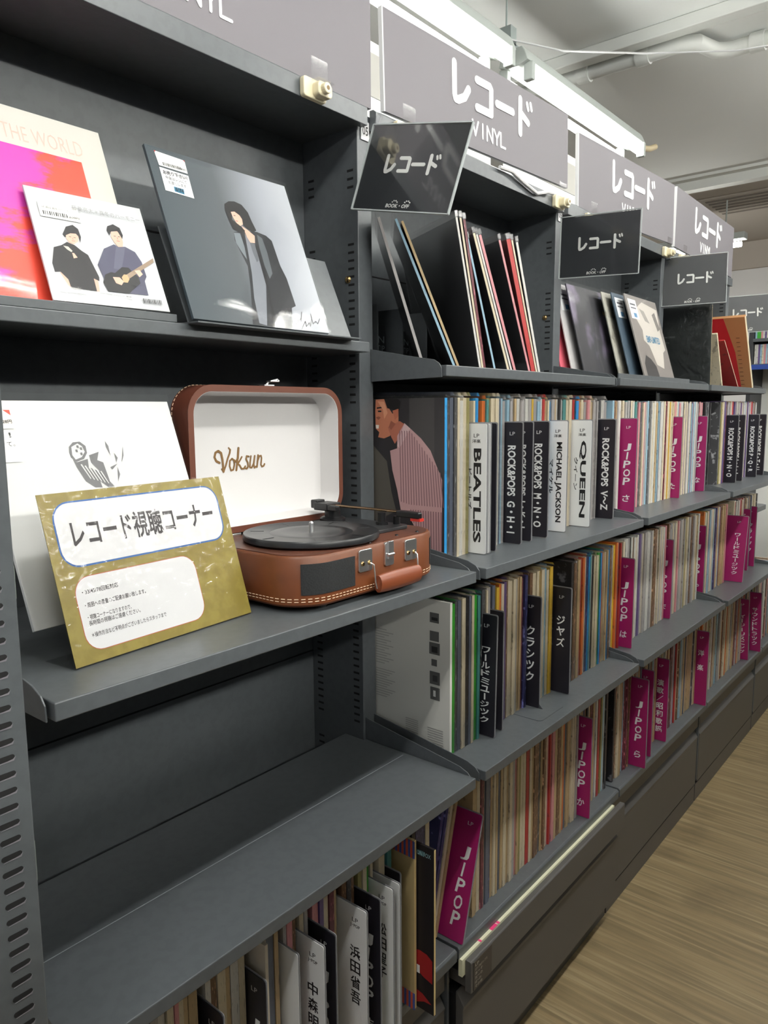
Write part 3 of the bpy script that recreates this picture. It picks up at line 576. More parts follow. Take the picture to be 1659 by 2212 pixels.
for s, u0, u1, v in (('・33/45/78回転対応', 0.10, 0.275, 0.395), ('・周囲への音量のご配慮お願い致します。', 0.10, 0.405, 0.318), ('・視聴コーナーになりますので、', 0.10, 0.315, 0.248), ('長時間の視聴はご遠慮ください。', 0.10, 0.355, 0.213), ('＊操作方法など不明点がございましたらスタッフまで', 0.10, 0.485, 0.145)):
    b.text(s, -PW/2+u0*PW, -PW/2+u1*PW, v*PH, (v+0.03)*PH, -0.0005, 'h', 0, 0.008)
b.build('lettering', mat('notice_ink', (58, 54, 56), 0.5), pan)
b = MB(); n = 16
vs = [(-PW/2-0.001+(PW+0.002)*i/n, -0.0016-0.0004*math.sin(i*1.7+j*0.9), (PH+0.002)*j/n) for j in range(n+1) for i in range(n+1)]
b.add(vs, [(j*(n+1)+i, j*(n+1)+i+1, (j+1)*(n+1)+i+1, (j+1)*(n+1)+i) for j in range(n) for i in range(n)])
b.build('laminate', clear('laminate_film', 0.004, 0.07, bump=0.10, bscale=45, k=0.28), t, smooth=True)
b = MB(); b.box(-PW/2-0.001, PW/2+0.001, 0.0012, 0.0026, 0, PH)
b.build('clear_back', acryl, t)
b = MB(); M = Matrix.Rotation(R(16.2), 4, 'X'); b.box(-PW/2-0.001, PW/2+0.001, 0.001, 0.065, -0.0012, 0.0004, 0, M); b.build('stand_foot', acryl, t)

# ================================================================ suitcase record player
lea = noise_mix(mat('brown_leather', (106, 56, 25), 0.42), (94, 48, 21), 25, (1, 1, 1), 0.4, 0.7, 5, bump=0.12)
lead = mat('dark_leather', (92, 48, 34), 0.5); leatop = noise_mix(mat('brown_deck', (92, 54, 40), 0.42), (76, 46, 34), 14)
thread = mat('pale_thread', (220, 190, 160), 0.6); lining = mat('white_lining', (208, 206, 205), 0.6)
PX0, PX1, PY0, PY1 = 0.425, 0.810, -0.272, -0.012
rp_ = thing('record_player', 'open brown leather suitcase record player on the shelf', 'record player', (0, 0, S2))
def outl(d, z, r=0.07): return [(x, y, z) for x, y in rrect(PX0-d, PX1+d, PY0-d, PY1+d, r+d, 10)]
b = MB(); b.loft([outl(-0.004, 0.010), outl(0, 0.014), outl(0, 0.088), outl(-0.003, 0.092)]); b.build('case_base', lea, rp_, smooth=True)
b = MB(); b.loft([outl(-0.0065, 0.0915), outl(-0.0065, 0.0935)]); b.build('deck_plate', leatop, rp_)
for z in (0.019, 0.0235):
    b = MB(); o_ = outl(0.0006, z); pts = []
    for i in range(len(o_)):
        a, c = Vector(o_[i]), Vector(o_[(i+1) % len(o_)]); L = (c-a).length; k = max(1, round(L/0.0085))
        for j in range(k): p0 = a.lerp(c, j/k); p1 = a.lerp(c, (j+0.62)/k); b.tube([p0, p1], 0.0007, 4)
    b.build('stitching', thread, rp_)
for x, y in ((0.50, -0.24), (0.73, -0.24), (0.5, -0.05), (0.73, -0.05)):
    b = MB(); b.cyl((x, y, 0.0), (x, y, 0.012), 0.012, n=14); b.build('rubber_foot', black, rp_, smooth=True)
def patch(s0, s1, z0, z1, d, name, m):
    # panel wrapped around the front of the case; s is arc length along the outline from the left front corner
    r = 0.07; path = []; n = 40
    def pos(s, dd):
        q = math.pi/2*r
        if s < 0: return (PX0-dd, PY0+r-s, )
        if s < q: a = math.pi + s/r; return (PX0+r+(r+dd)*math.cos(a), PY0+r+(r+dd)*math.sin(a))
        L = PX1-PX0-2*r
        if s < q+L: return (PX0+r+(s-q), PY0-dd)
        a = 1.5*math.pi + min(s-q-L, q)/r; return (PX1-r+(r+dd)*math.cos(a), PY0+r+(r+dd)*math.sin(a))
    b = MB(); rings = []
    for i in range(n+1):
        s = s0+(s1-s0)*i/n; x, y = pos(s, d); x2, y2 = pos(s, -0.001)
        rings.append([(x, y, z0), (x2, y2, z0), (x2, y2, z1), (x, y, z1)])
    b.loft(rings); return b.build(name, m, rp_, smooth=True)
grille = noise_mix(mat('speaker_cloth', (30, 32, 34), 0.7), (20, 21, 22), 420, bump=0.3)
patch(0.055, 0.165, 0.030, 0.080, 0.0012, 'speaker_grille', grille)
patch(0.385, 0.440, 0.030, 0.080, 0.0012, 'speaker_grille', grille)
def fitting_plate(x, w, name):
    b = MB(); b.prism(rrect(x-w/2, x+w/2, 0.050, 0.088, 0.004, 4), 'y', PY0-0.0035, PY0+0.0005); o = b.build(name, chrome, rp_, 0.0008)
    b = MB()
    for dx in (-w*0.25, w*0.25): b.lathe([(0.0042, 0), (0.0036, 0.0016), (0.0016, 0.0022)], (0, 0, 0), 12)
    s_ = []
    b = MB()
    for dx in (-w*0.25, w*0.25): b.cyl((x+dx, PY0-0.0035, 0.064), (x+dx, PY0-0.0058, 0.064), 0.0042, 0.003, 12)
    b.build('rivet', brass, o, smooth=True)
fitting_plate(0.575, 0.034, 'handle_plate'); fitting_plate(0.700, 0.034, 'handle_plate')
b = MB(); b.prism(rrect(0.626, 0.650, 0.050, 0.092, 0.004, 4), 'y', PY0-0.004, PY0+0.0005); b.box(0.631, 0.645, PY0-0.0075, PY0-0.004, 0.062, 0.094); b.cyl((0.629, PY0-0.006, 0.07), (0.647, PY0-0.006, 0.07), 0.003, n=10); b.build('latch', chrome, rp_, 0.0006)
h = b = MB(); b.tube([(0.583, PY0-0.006, 0.064), (0.588, PY0-0.010, 0.060), (0.590, PY0-0.012, 0.030), (0.594, PY0-0.012, 0.018)], 0.0014, 8); b.tube([(0.708, PY0-0.006, 0.064), (0.7095, PY0-0.010, 0.060), (0.7095, PY0-0.012, 0.034), (0.707, PY0-0.012, 0.026)], 0.0014, 8); b.build('handle_wire', chrome, rp_, smooth=True)
b = MB(); rings = []
for i in range(9):
    f = i/8; x = 0.594+f*0.114; s = 1-0.12*abs(2*f-1)**3
    rings.append([(x, PY0-0.014+0.010*math.cos(a)*s, 0.026+0.017*math.sin(a)*s) for a in [2*math.pi*k/14 for k in range(14)]])
b.loft(rings); b.build('carry_handle', mat('handle_leather', (122, 62, 36), 0.4), rp_, smooth=True)
# platter, spindle, tonearm
PC = (0.572, -0.150)
b = MB(); b.lathe([(0.106, 0.0945), (0.118, 0.0955), (0.121, 0.098), (0.121, 0.106), (0.1195, 0.1082), (0.116, 0.1085), (0.113, 0.1068), (0.075, 0.1068), (0.074, 0.1062), (0.072, 0.1068), (0.052, 0.1068), (0.046, 0.1056), (0.022, 0.1056), (0.018, 0.1048)], (PC[0], PC[1], 0), 64); pl = b.build('platter', mat('platter_rubber', (34, 35, 37), 0.3), rp_, smooth=True)
b = MB(); b.cyl((*PC, 0.1045), (*PC, 0.122), 0.0042, n=14); b.cyl((*PC, 0.122), (*PC, 0.125), 0.0042, 0.0018, 14); b.build('spindle', chrome, pl, smooth=True)
b = MB()
for k in range(7):
    a = 2*math.pi*k/7+0.4; b.box(0.086, 0.11, -0.0008, 0.0008, 0.1066, 0.1073, 0, Matrix.Translation((PC[0], PC[1], 0)) @ Matrix.Rotation(a, 4, 'Z'))
b.build('platter_ribs', black, pl)
b = MB(); b.prism(rrect(0.655, 0.775, -0.215, -0.030, 0.012, 4), 'z', 0.0935, 0.1005); b.build('tonearm_plate', mat('deck_black', (40, 41, 43), 0.4), rp_, 0.0015)
b = MB(); b.lathe([(0.026, 0.100), (0.026, 0.106), (0.022, 0.109), (0.016, 0.110), (0.016, 0.122), (0.012, 0.124)], (0.722, -0.060, 0), 28); b.build('tonearm_base', black, rp_, smooth=True)
b = MB(); b.box(0.700, 0.740, -0.066, -0.028, 0.122, 0.137); b.box(0.708, 0.732, -0.03, -0.012, 0.124, 0.141); b.box(0.700, 0.712, -0.09, -0.066, 0.123, 0.134); b.build('arm_bearing', black, rp_, 0.002)
b = MB(); b.tube([(0.724, -0.064, 0.131), (0.742, -0.150, 0.129), (0.752, -0.205, 0.127)], 0.0026, 10); b.build('tonearm', mat('arm_metal', (190, 160, 130), 0.25, 1.0), rp_, smooth=True)
b = MB(); b.prism([(0.744, -0.205), (0.760, -0.205), (0.762, -0.232), (0.752, -0.262), (0.742, -0.260), (0.743, -0.232)], 'z', 0.118, 0.130); hs = b.build('headshell', black, rp_, 0.002)
b = MB(); b.box(0.744, 0.757, -0.262, -0.240, 0.113, 0.1185); b.build('stylus', mat('stylus_red', (190, 50, 40), 0.4), hs)
b = MB(); b.cyl((0.742, -0.172, 0.100), (0.742, -0.172, 0.124), 0.008, n=14); b.cyl((0.742, -0.172, 0.100), (0.742, -0.172, 0.106), 0.012, n=16); b.build('arm_rest', black, rp_, smooth=True)
b = MB(); b.cyl((0.765, -0.190, 0.0935), (0.765, -0.190, 0.116), 0.007, n=14); b.build('arm_lift_post', black, rp_, smooth=True)
b = MB(); b.prism([(0.672, -0.165), (0.700, -0.175), (0.712, -0.150), (0.684, -0.140)], 'z', 0.1005, 0.1010); b.build('yellow_sticker', mat('sticker_yellow', (208, 196, 60), 0.5), rp_)
b = MB()
for x, y in ((0.60, -0.262), (0.745, -0.255), (0.69, -0.25)): b.lathe([(0.0035, 0.0935), (0.003, 0.0955), (0.001, 0.0962)], (x, y, 0), 10)
b.build('deck_screw', black, rp_, smooth=True)
# lid
LZ0, LZ1, LY = 0.100, 0.366, -0.020
def lid(d, y, r=0.052): return [(x, y, z) for x, z in rrect(PX0-0.012-d, PX1-0.014+d, LZ0-d, LZ1+d, r+d, 10)][::-1]
b = MB(); b.loft([lid(0, LY), lid(0, LY+0.05), lid(-0.006, LY+0.056)], cap0=False); lidw = b.build('case_lid', lead, rp_, smooth=True)
b = MB(); n = len(lid(0, 0)); ro, ri = lid(0.0002, LY-0.0008), lid(-0.0115, LY-0.0008)
b.loft([ro, ri], cap0=False, cap1=False); b.build('lid_rim', mat('rim_leather', (98, 54, 38), 0.5), lidw)
b = MB(); b.loft([lid(-0.0115, LY-0.0004), lid(-0.0125, LY), lid(-0.018, LY+0.047), lid(-0.022, LY+0.049)], cap0=False, cap1=True); b.build('lid_lining', lining, lidw, smooth=True)
b = MB(); o_ = lid(0.0006, LY+0.045)
for i in range(len(o_)):
    a, c = Vector(o_[i]), Vector(o_[(i+1) % len(o_)]); k = max(1, round((c-a).length/0.0085))
    for j in range(k): b.tube([a.lerp(c, j/k), a.lerp(c, (j+0.62)/k)], 0.0007, 4)
b.build('stitching', thread, lidw)
b = MB(); b.box(0.59, 0.615, LY+0.004, LY+0.020, LZ1, LZ1+0.003); b.box(0.602, 0.624, LY+0.0, LY+0.012, LZ1+0.008, LZ1+0.0105); b.tube([(0.600, LY+0.010, LZ1+0.003), (0.606, LY+0.008, LZ1+0.009), (0.624, LY+0.006, LZ1+0.013), (0.628, LY+0.006, LZ1+0.010)], 0.0022, 8); b.build('lid_latch', chrome, lidw, 0.0006)
for x in (0.50, 0.72):
    b = MB(); b.cyl((x-0.02, -0.016, 0.096), (x+0.02, -0.016, 0.096), 0.004, n=10); b.build('hinge', chrome, lidw, smooth=True)
VOK = [[(560, 735), (532, 722), (517, 695), (527, 664), (552, 653), (576, 668), (586, 715), (592, 798)], [(592, 798), (612, 760), (634, 706), (652, 672), (657, 648), (645, 636)], [(592, 798), (578, 780)],
       [(672, 712), (652, 726), (648, 764), (660, 794), (680, 790), (692, 756), (688, 724), (672, 712)], [(688, 722), (706, 736), (720, 716)], [(733, 640), (724, 712), (708, 795)], [(762, 704), (742, 730), (722, 752), (740, 762), (756, 788), (778, 788), (792, 772)],
       [(828, 704), (808, 700), (801, 722), (816, 748), (818, 776), (804, 790), (786, 786)], [(848, 702), (838, 750), (836, 782), (852, 786), (872, 756), (884, 702)], [(884, 702), (872, 764), (878, 788), (892, 780)], [(916, 698), (910, 740), (902, 784)], [(908, 744), (928, 706), (946, 704), (950, 722), (942, 770), (952, 784), (968, 780), (977, 766)]]
b = MB()
sx_ = (PX1-PX0-0.045)/1.0
for st in VOK: b.stroke([(PX0+0.078+(x-517)*0.000262, LZ0+0.108+(800-z)*0.000268+(x-517)*0.0000) for x, z in st], 0.0044 if st in (VOK[0], VOK[5]) else 0.0033, LY+0.0488, 0, 0.0005, 5)
b.build('lid_lettering', mat('gold_brown_ink', (122, 92, 56), 0.4), lidw)

# ================================================================ divider cards
def divider(label, X, yf, z, base, text=None, mode='r', H=0.29, lean=0.0, vis=0.056, total=0.215, sub=None, top='LP', group=None, yaw=0.0, small=None, dz=0.0):
    t = thing('divider_card', label, 'divider card', (X, yf+total, z+0.0005+dz), (-R(lean), 0, R(-90+yaw)), group)
    fg = cardwhite if base is not cardwhite else ink
    b = MB(); b.prism(rrect(0, total-0.001, 0.001, H-0.001, 0.004, 3), 'y', 0, 0.0014); p = b.build('card_panel', base, t)
    b = MB(); b.prism(rrect(-0.001, total+0.0015, 0, H+0.0015, 0.005, 3), 'y', 0.0018, 0.0026); b.build('clear_holder', mat('holder_grey', (140, 140, 142), 0.25), t)
    b = MB(); x0, x1 = total-vis, total; c = (x0+x1)/2
    if top: b.text(top, c-0.006, c+0.008, H-0.031, H-0.023, -0.0004, 'h', 0, 0.0)
    if small: b.text(small, c-0.010, c+0.012, H-0.043, H-0.035, -0.0004, 'h', 0, 0.01)
    if text:
        if mode == 'r': b.text(text, c-0.006 if sub else c-0.011, c+0.014 if sub else c+0.011, 0.025, H-0.055, -0.0004, 'r', 0, 0.03)
        elif mode == 'v': b.text(text, c-0.011, c+0.011, 0.03, H-0.075, -0.0004, 'v', 0, 0.018, slant=0.12)
        elif mode == 'vk': b.text(text, c-0.012, c+0.012, max(0.03, H-0.075-0.030*len(text)), H-0.075, -0.0004, 'v', 0, 0.018)
    if sub: b.text(sub, c-0.021, c-0.010, 0.10, 0.19, -0.0004, 'r', 0, 0.02)
    b.build('lettering', fg, p)
    return t
CARDS = {'S2': [], 'S3': [], 'DA': [], 'DB': []}
def D(row, *a, **k):
    CARDS[row].append(a[1]); return divider(*a, **k)
y2 = -0.224
D('S2', 'white divider card lettered with black capitals, first from the left on its shelf', 1.039, y2, S2, cardwhite, 'BEATLES', sub='ビートルズ', small='洋楽')
D('S2', 'blank edged white divider card right behind the first white one', 1.053, y2, S2, cardwhite)
D('S2', 'black divider card marked D E F, half hidden behind white cards', 1.088, -0.219, S2, cardblack, 'ROCK&POPS D・E・F')
D('S2', 'black divider card marked G H I on the upper record shelf', 1.200, -0.221, S2, cardblack, 'ROCK&POPS  G・H・I')
D('S2', 'black divider card marked J K L on the upper record shelf', 1.250, -0.221, S2, cardblack, 'ROCK&POPS  J・K・L')
D('S2', 'black divider card marked M N O on the upper record shelf', 1.321, -0.227, S2, cardblack, 'ROCK&POPS  M・N・O')
D('S2', 'white divider card with a long two word name, right of the M N O card', 1.427, -0.225, S2, cardwhite, 'MICHAEL JACKSON', small='洋楽', sub='マイケル')
D('S2', 'white divider card with a five letter name, left of the V to Z card', 1.545, -0.238, S2, cardwhite, 'QUEEN', sub='クイーン', small='洋楽')
D('S2', 'black divider card marked V to Z on the upper record shelf', 1.728, -0.228, S2, cardblack, 'ROCK&POPS  V〜Z')
D('S2', 'magenta divider card ending in the kana sa, upper shelf', 1.903, -0.224, S2, magenta, 'JIPOP さ', 'v')
D('S2', 'magenta divider card ending in the kana ta, upper shelf', 2.364, -0.210, S2, magenta, 'JIPOP た', 'v')
D('S2', 'magenta divider card ending in the kana na, upper shelf', 2.652, -0.210, S2, magenta, 'JIPOP な', 'v')
D('S2', 'first of the small black divider cards on the farthest upper shelf', 3.074, -0.215, S2, cardblack, 'ROCK&POPS M・N・O')
D('S2', 'second of the small black divider cards on the farthest upper shelf', 3.177, -0.215, S2, cardblack, 'ROCK&POPS I・J・L')
D('S2', 'third of the small black divider cards on the farthest upper shelf', 3.42, -0.215, S2, cardblack, 'ROCK&POPS P・Q・R')
D('S2', 'last of the small black divider cards on the farthest upper shelf', 3.555, -0.215, S2, cardblack, 'ROCK&POPS S・T・U')
D('S3', 'black divider card with white katakana, nearest on the middle shelf', 1.066, -0.235, S3, cardblack, 'ワールドミュージック', 'vk', lean=1.5)
D('S3', 'black divider card just right of the nearest one on the middle shelf', 1.113, -0.228, S3, cardblack, 'ブルース', 'vk')
D('S3', 'black divider card with large katakana in the middle of the middle shelf', 1.287, -0.233, S3, cardblack, 'クラシック', 'vk')
D('S3', 'narrow black divider card near the right end of the middle shelf', 1.421, -0.250, S3, cardblack, 'ジャズ', 'vk')
D('S3', 'magenta divider card ending in the kana ha, middle shelf', 1.900, -0.233, S3, magenta, 'JIPOP は', 'v')
D('S3', 'magenta divider card ending in the kana ma, middle shelf', 2.319, -0.212, S3, magenta, 'JIPOP ま', 'v')
D('S3', 'magenta divider card ending in the kana ya, middle shelf', 2.723, -0.205, S3, magenta, 'JIPOP や', 'v')
D('S3', 'wide leaning magenta divider card with a long katakana word, far middle shelf', 3.087, -0.262, S3, magenta, 'ワールドミュージック', 'vk', lean=10, vis=0.075)
D('S3', 'plain magenta divider card behind the wide leaning one', 3.36, -0.215, S3, magenta)
D('S3', 'magenta divider card with katakana at the far right end of the middle shelf', 3.48, -0.215, S3, magenta, 'クラシック', 'vk')
D('DB', 'large leaning magenta divider card on the bottom deck beside the open drawer', 0.914, -0.252, DK, magenta, 'JIPOP', 'v', H=0.285, lean=16)
D('DB', 'magenta divider card ending in the kana ka on the bottom deck', 1.577, -0.251, DK, magenta, 'JIPOP か', 'v', H=0.305)
D('DB', 'magenta divider card ending in the kana ra on the bottom deck', 1.980, -0.264, DK, magenta, 'JIPOP ら', 'v', H=0.305)
D('DB', 'plain magenta divider card just behind the ra card', 2.076, -0.247, DK, magenta, H=0.305)
D('DB', 'magenta divider card with five kanji on the bottom deck', 2.224, -0.248, DK, magenta, '演歌／昭和歌謡', 'vk', H=0.305)
D('DB', 'magenta divider card with two kanji on the bottom deck', 2.652, -0.258, DK, magenta, '洋　楽', 'vk', H=0.305)
D('DB', 'magenta divider card with a long katakana word, far end of bottom deck', 3.345, -0.245, DK, magenta, 'イージーリスニング', 'vk', lean=-8, H=0.305)
D('DB', 'rightmost magenta divider card on the bottom deck', 3.513, -0.260, DK, magenta, 'サウンドトラック', 'vk', lean=-8, H=0.305)
ya, HA = -0.288, 0.305
D('DA', 'short black divider card half hidden by white cards below the empty shelf', 0.672, -0.268, DK, cardblack, H=HA)
D('DA', 'rearmost white divider card below the empty shelf', 0.646, ya, DK, cardwhite, '中島みゆき', 'vk', small='J−POP', H=HA)
D('DA', 'white divider card second from the right below the empty shelf', 0.626, ya, DK, cardwhite, '松田聖子', 'vk', small='J−POP', H=HA)
D('DA', 'black divider card ending in the kana ma, between white cards', 0.588, ya, DK, cardblack, 'JIPOP ま', 'v', H=HA)
D('DA', 'large white divider card with four bold kanji, right of centre', 0.548, -0.291, DK, cardwhite, '浜田省吾', 'vk', small='J−POP', H=HA)
D('DA', 'black divider card right behind the nearest large white card', 0.471, ya, DK, cardblack, 'JIPOP な', 'v', H=HA)
D('DA', 'large white divider card cut by the bottom edge, leftmost white one', 0.439, -0.293, DK, cardwhite, '中森明菜', 'vk', small='J−POP', H=HA)
D('DA', 'plain white divider card left of the leftmost lettered white card', 0.400, -0.272, DK, cardwhite, top=None, H=HA)
D('DA', 'black divider card left of a wide cream sleeve at the bottom edge', 0.328, -0.275, DK, cardblack, 'JIPOP た', 'v', H=HA)
D('DA', 'lowest black divider card at the bottom edge of the picture', 0.245, -0.276, DK, cardblack, H=HA)

# ================================================================ records on the shelves
PAL = {'cream': (200, 188, 162), 'tan': (178, 154, 116), 'white': (198, 196, 190), 'pale grey': (158, 154, 152), 'dark grey': (74, 74, 76), 'black': (30, 29, 31), 'brown': (106, 78, 56), 'orange': (196, 104, 44),
       'red': (166, 44, 42), 'maroon': (96, 42, 50), 'pink': (196, 132, 136), 'yellow': (204, 168, 58), 'olive': (140, 132, 80), 'green': (52, 156, 44), 'teal': (70, 130, 128), 'pale blue': (140, 172, 188), 'blue': (36, 132, 190), 'navy': (46, 48, 88), 'purple': (92, 72, 120), 'slate': (92, 98, 112)}
SP = {}
for nme, c in PAL.items():
    m = mat('spine_'+nme.replace(' ', '_'), c, 0.45, coat=0.15)
    dk = tuple(int(v*0.68+14) for v in c) if sum(c) > 240 else tuple(min(255, int(v*1.6+60)) for v in c)
    noise_mix(m, dk, 46, (9, 1, 1.1), 0.58, 0.68, 3); SP[nme] = m
page = mat('sleeve_paper', (196, 184, 156), 0.6)
WARM = ['cream']*9+['tan']*6+['white']*5+['pale grey']*4+['dark grey']*2+['black']*2+['brown']*3+['orange', 'red', 'maroon', 'maroon', 'pink', 'pink', 'yellow', 'olive', 'green', 'teal', 'pale blue', 'pale blue', 'blue', 'navy', 'navy', 'purple', 'slate', 'slate']
PALE = ['cream']*8+['white']*7+['pale grey']*11+['dark grey']*2+['black']+['tan']*3+['pink']*3+['pale blue']*2+['yellow', 'teal', 'purple', 'brown', 'slate', 'maroon']
OLD = ['cream']*8+['tan']*9+['white']*3+['pale grey']*3+['brown']*4+['pink']*3+['maroon']*2+['orange', 'red', 'black', 'dark grey', 'olive', 'pale blue', 'navy', 'slate']
NREC = 0; COUNT = {}
SLV = {}
def record(col, x, th, yf, z, h, d, where, group, tilt=0.0, sleeve=True, label=None):
    global NREC
    NREC += 1
    key = (col, where); COUNT[key] = COUNT.get(key, 0)+1
    b = MB(); b.box(-th/2, th/2, 0, d, 0, h)
    o = b.build('record', SP[col]); o.location = (x, yf, z+0.0005); o.rotation_euler = (0, R(tilt), 0)
    tag(o, label or '%s %s spined record %s' % (ORD[COUNT[key]-1], col, where), 'record', group)
    if sleeve:
        k = (round(th, 4), round(h, 3), round(d, 3))
        if k not in SLV:
            b = MB(); a = th/2+0.0006
            b.add([(-a, -0.003, h*0.02), (a, -0.003, h*0.02), (a, -0.003, h+0.004), (-a, -0.003, h+0.004), (-a, d, h+0.010), (a, d, h+0.010), (0, -0.003, h+0.012), (0, d*0.8, h+0.016)], [(0, 1, 2, 3), (6, 7, 4, 3), (2, 5, 7, 6)])
            me = b.build('plastic_sleeve', sleeve_m); SLV[k] = me.data; me.parent = o
        else:
            s = bpy.data.objects.new('plastic_sleeve', SLV[k]); C.objects.link(s); s.parent = o
    return o
def fill(x0, x1, cards, cols, yf, z, h, d, where, group, tmin=0.008, tmax=0.015, jig=0.006, hj=0.006, sleeve=True, seq=(), stuff=None, names=None):
    x = x0; q = list(seq)
    while True:
        th = round(random.choice([tmin, (tmin+tmax)/2, tmax]) * random.choice([0.9, 1.0, 1.1]), 4)
        for c in cards:
            if x-0.002 < c+0.003 and x+th > c-0.002: x = c+0.0036
        if x+th > x1: break
        col = q.pop(0) if q else random.choice(cols)
        yy = yf + random.uniform(-jig, jig)*0.6; hh = h - random.choice([0, 0, 0.003, hj])
        seg = max([q for q in names if q[0] <= x+0.004], default=(0, 'the row end'))[1] if names else ''
        if stuff is not None: stuff.box(x, x+th-0.0004, yy, yy+d, z+0.0005, z+hh, list(PAL).index(col))
        else: record(col, x+th/2, th-0.0004, yy, z, round(hh, 3), d, 'past %s, %s' % (seg, where), group, sleeve=sleeve)
        x += th+0.0005
# upper shelf, second rack: first record shows its cover
MAN = {'wall': [(0.716, 1.0), (0.92, 1.0), (0.921, 0.617), (0.814, 0.751), (0.715, 0.812)],
 'face': [(0.425, 0.995), (0.511, 0.998), (0.531, 0.951), (0.572, 0.904), (0.624, 0.927), (0.624, 0.842), (0.572, 0.81), (0.55, 0.763), (0.497, 0.746), (0.444, 0.753), (0.455, 0.785), (0.423, 0.809), (0.42, 0.921)],
 'hair': [(0.5, 0.998), (0.615, 0.998), (0.645, 0.978), (0.63, 0.92), (0.573, 0.932), (0.527, 0.939)], 'ear': [(0.573, 0.923), (0.624, 0.935), (0.624, 0.889), (0.593, 0.865)],
 'neck': [(0.53, 0.818), (0.634, 0.858), (0.675, 0.839), (0.634, 0.764), (0.592, 0.713), (0.561, 0.755)], 'mouth': [(0.423, 0.833), (0.453, 0.832), (0.449, 0.809), (0.427, 0.809)],
 'shirt': [(0.675, 0.842), (0.725, 0.812), (0.814, 0.751), (0.892, 0.677), (0.923, 0.617), (0.985, 0.5), (0.985, 0.01), (0.86, 0.01), (0.814, 0.12), (0.693, 0.278), (0.641, 0.29), (0.611, 0.416), (0.57, 0.541), (0.55, 0.668), (0.612, 0.685), (0.613, 0.764)],
 'collar': [(0.675, 0.845), (0.725, 0.812), (0.633, 0.686), (0.613, 0.701)]}
def side_cover(o_label, x, th, yf, z, h, d, base, art, texts=(), spine=None, name='record'):
    t = thing(name, o_label, 'record', (x, yf+d, z+0.0005), (0, 0, R(-90)))
    b = MB(); b.box(0, d, 0, th, 0, h); b.build('sleeve', [base], t)
    cols = []; b = MB(); i = 0
    for rgb, pts in art:
        if rgb not in cols: cols.append(rgb)
        i += 1; b.poly([(u*d, -0.0002-0.00004*i, v*h) for u, v in pts], cols.index(rgb))
    for rgb, s, u0, u1, v0, v1, off in texts:
        if rgb not in cols: cols.append(rgb)
        b.text(s, u0*d, u1*d, v0*h, v1*h, -0.0006-0.00004*i, 'h', cols.index(rgb), off)
    if cols: b.build('printed_cover', [mat('print_%d_%d_%d' % c, c, 0.45) for c in cols], t)
    if spine is not None:
        b = MB(); b.box(d-0.0002, d+0.0008, 0.0002, th-0.0002, 0.001, h-0.001); b.build('spine', spine, t)
    return t
art = [((64, 62, 62), MAN['wall']), ((86, 82, 76), [(0.05, 0.62), (0.40, 0.70), (0.52, 0.60), (0.56, 0.40), (0.60, 0.28), (0.42, 0.20), (0.30, 0.3)]), ((190, 120, 92), MAN['face']), ((26, 24, 24), MAN['hair']), ((176, 104, 80), MAN['ear']), ((172, 104, 84), MAN['neck']), ((228, 220, 210), MAN['mouth']), (blk, [(0.435, 0.945), (0.49, 0.95), (0.49, 0.942), (0.435, 0.936)]), (blk, sq(0.445, 0.475, 0.915, 0.925)), ((214, 150, 118), [(0.44, 0.985), (0.50, 0.98), (0.53, 0.91), (0.50, 0.87), (0.49, 0.93)]), ((140, 84, 66), [(0.425, 0.88), (0.45, 0.865), (0.47, 0.88), (0.45, 0.888)]), ((150, 88, 70), [(0.56, 0.86), (0.60, 0.84), (0.56, 0.80), (0.54, 0.82)]), ((188, 150, 150), MAN['shirt']), ((206, 176, 176), MAN['collar'])]
for k in range(17):
    u = 0.63+k*0.021; v1 = 0.80-max(0, u-0.72)*1.02
    art.append(((132, 98, 104), [(u, v1), (u+0.008, v1-0.006), (u+0.02+k*0.001, 0.33+0.2*max(0, 0.7-u)), (u+0.013+k*0.001, 0.33+0.2*max(0, 0.7-u))]))
    if u > 0.70: art.append(((124, 90, 98), [(u+0.01, 0.30), (u+0.018, 0.30), (u+0.022, 0.04+max(0, 0.86-u)*1.4), (u+0.016, 0.04+max(0, 0.86-u)*1.4)]))
side_cover('record with a photo of a person in a pink striped shirt, blue spine', 0.932, 0.009, -0.186, S2, 0.345, 0.325, mat('dark_cover', (48, 46, 48), 0.4), art, spine=SP['blue'])
U = 'upper shelf'
NU = [(0.9, 'the striped shirt record'), (1.053, 'the first white cards'), (1.088, 'the D E F card'), (1.2, 'the G H I card'), (1.25, 'the J K L card'), (1.321, 'the M N O card'), (1.427, 'the two word white card'), (1.545, 'the five letter white card'), (1.728, 'the V to Z card')]
g2 = 'records on the upper shelf of the second rack'
cs = CARDS['S2']
fill(0.945, 1.034, cs, PALE, -0.184, S2, 0.345, 0.325, U, g2, names=NU, seq=['dark grey', 'slate', 'dark grey', 'cream', 'white', 'cream', 'olive'], tmin=0.009, tmax=0.014)
fill(1.0575, 1.785, cs, PALE+['orange', 'teal', 'blue', 'red'], -0.178, S2, 0.345, 0.325, U, g2, names=NU, seq=['cream', 'blue', 'orange', 'teal', 'olive', 'cream', 'cream', 'pale blue', 'slate', 'pale blue', 'pale grey'])
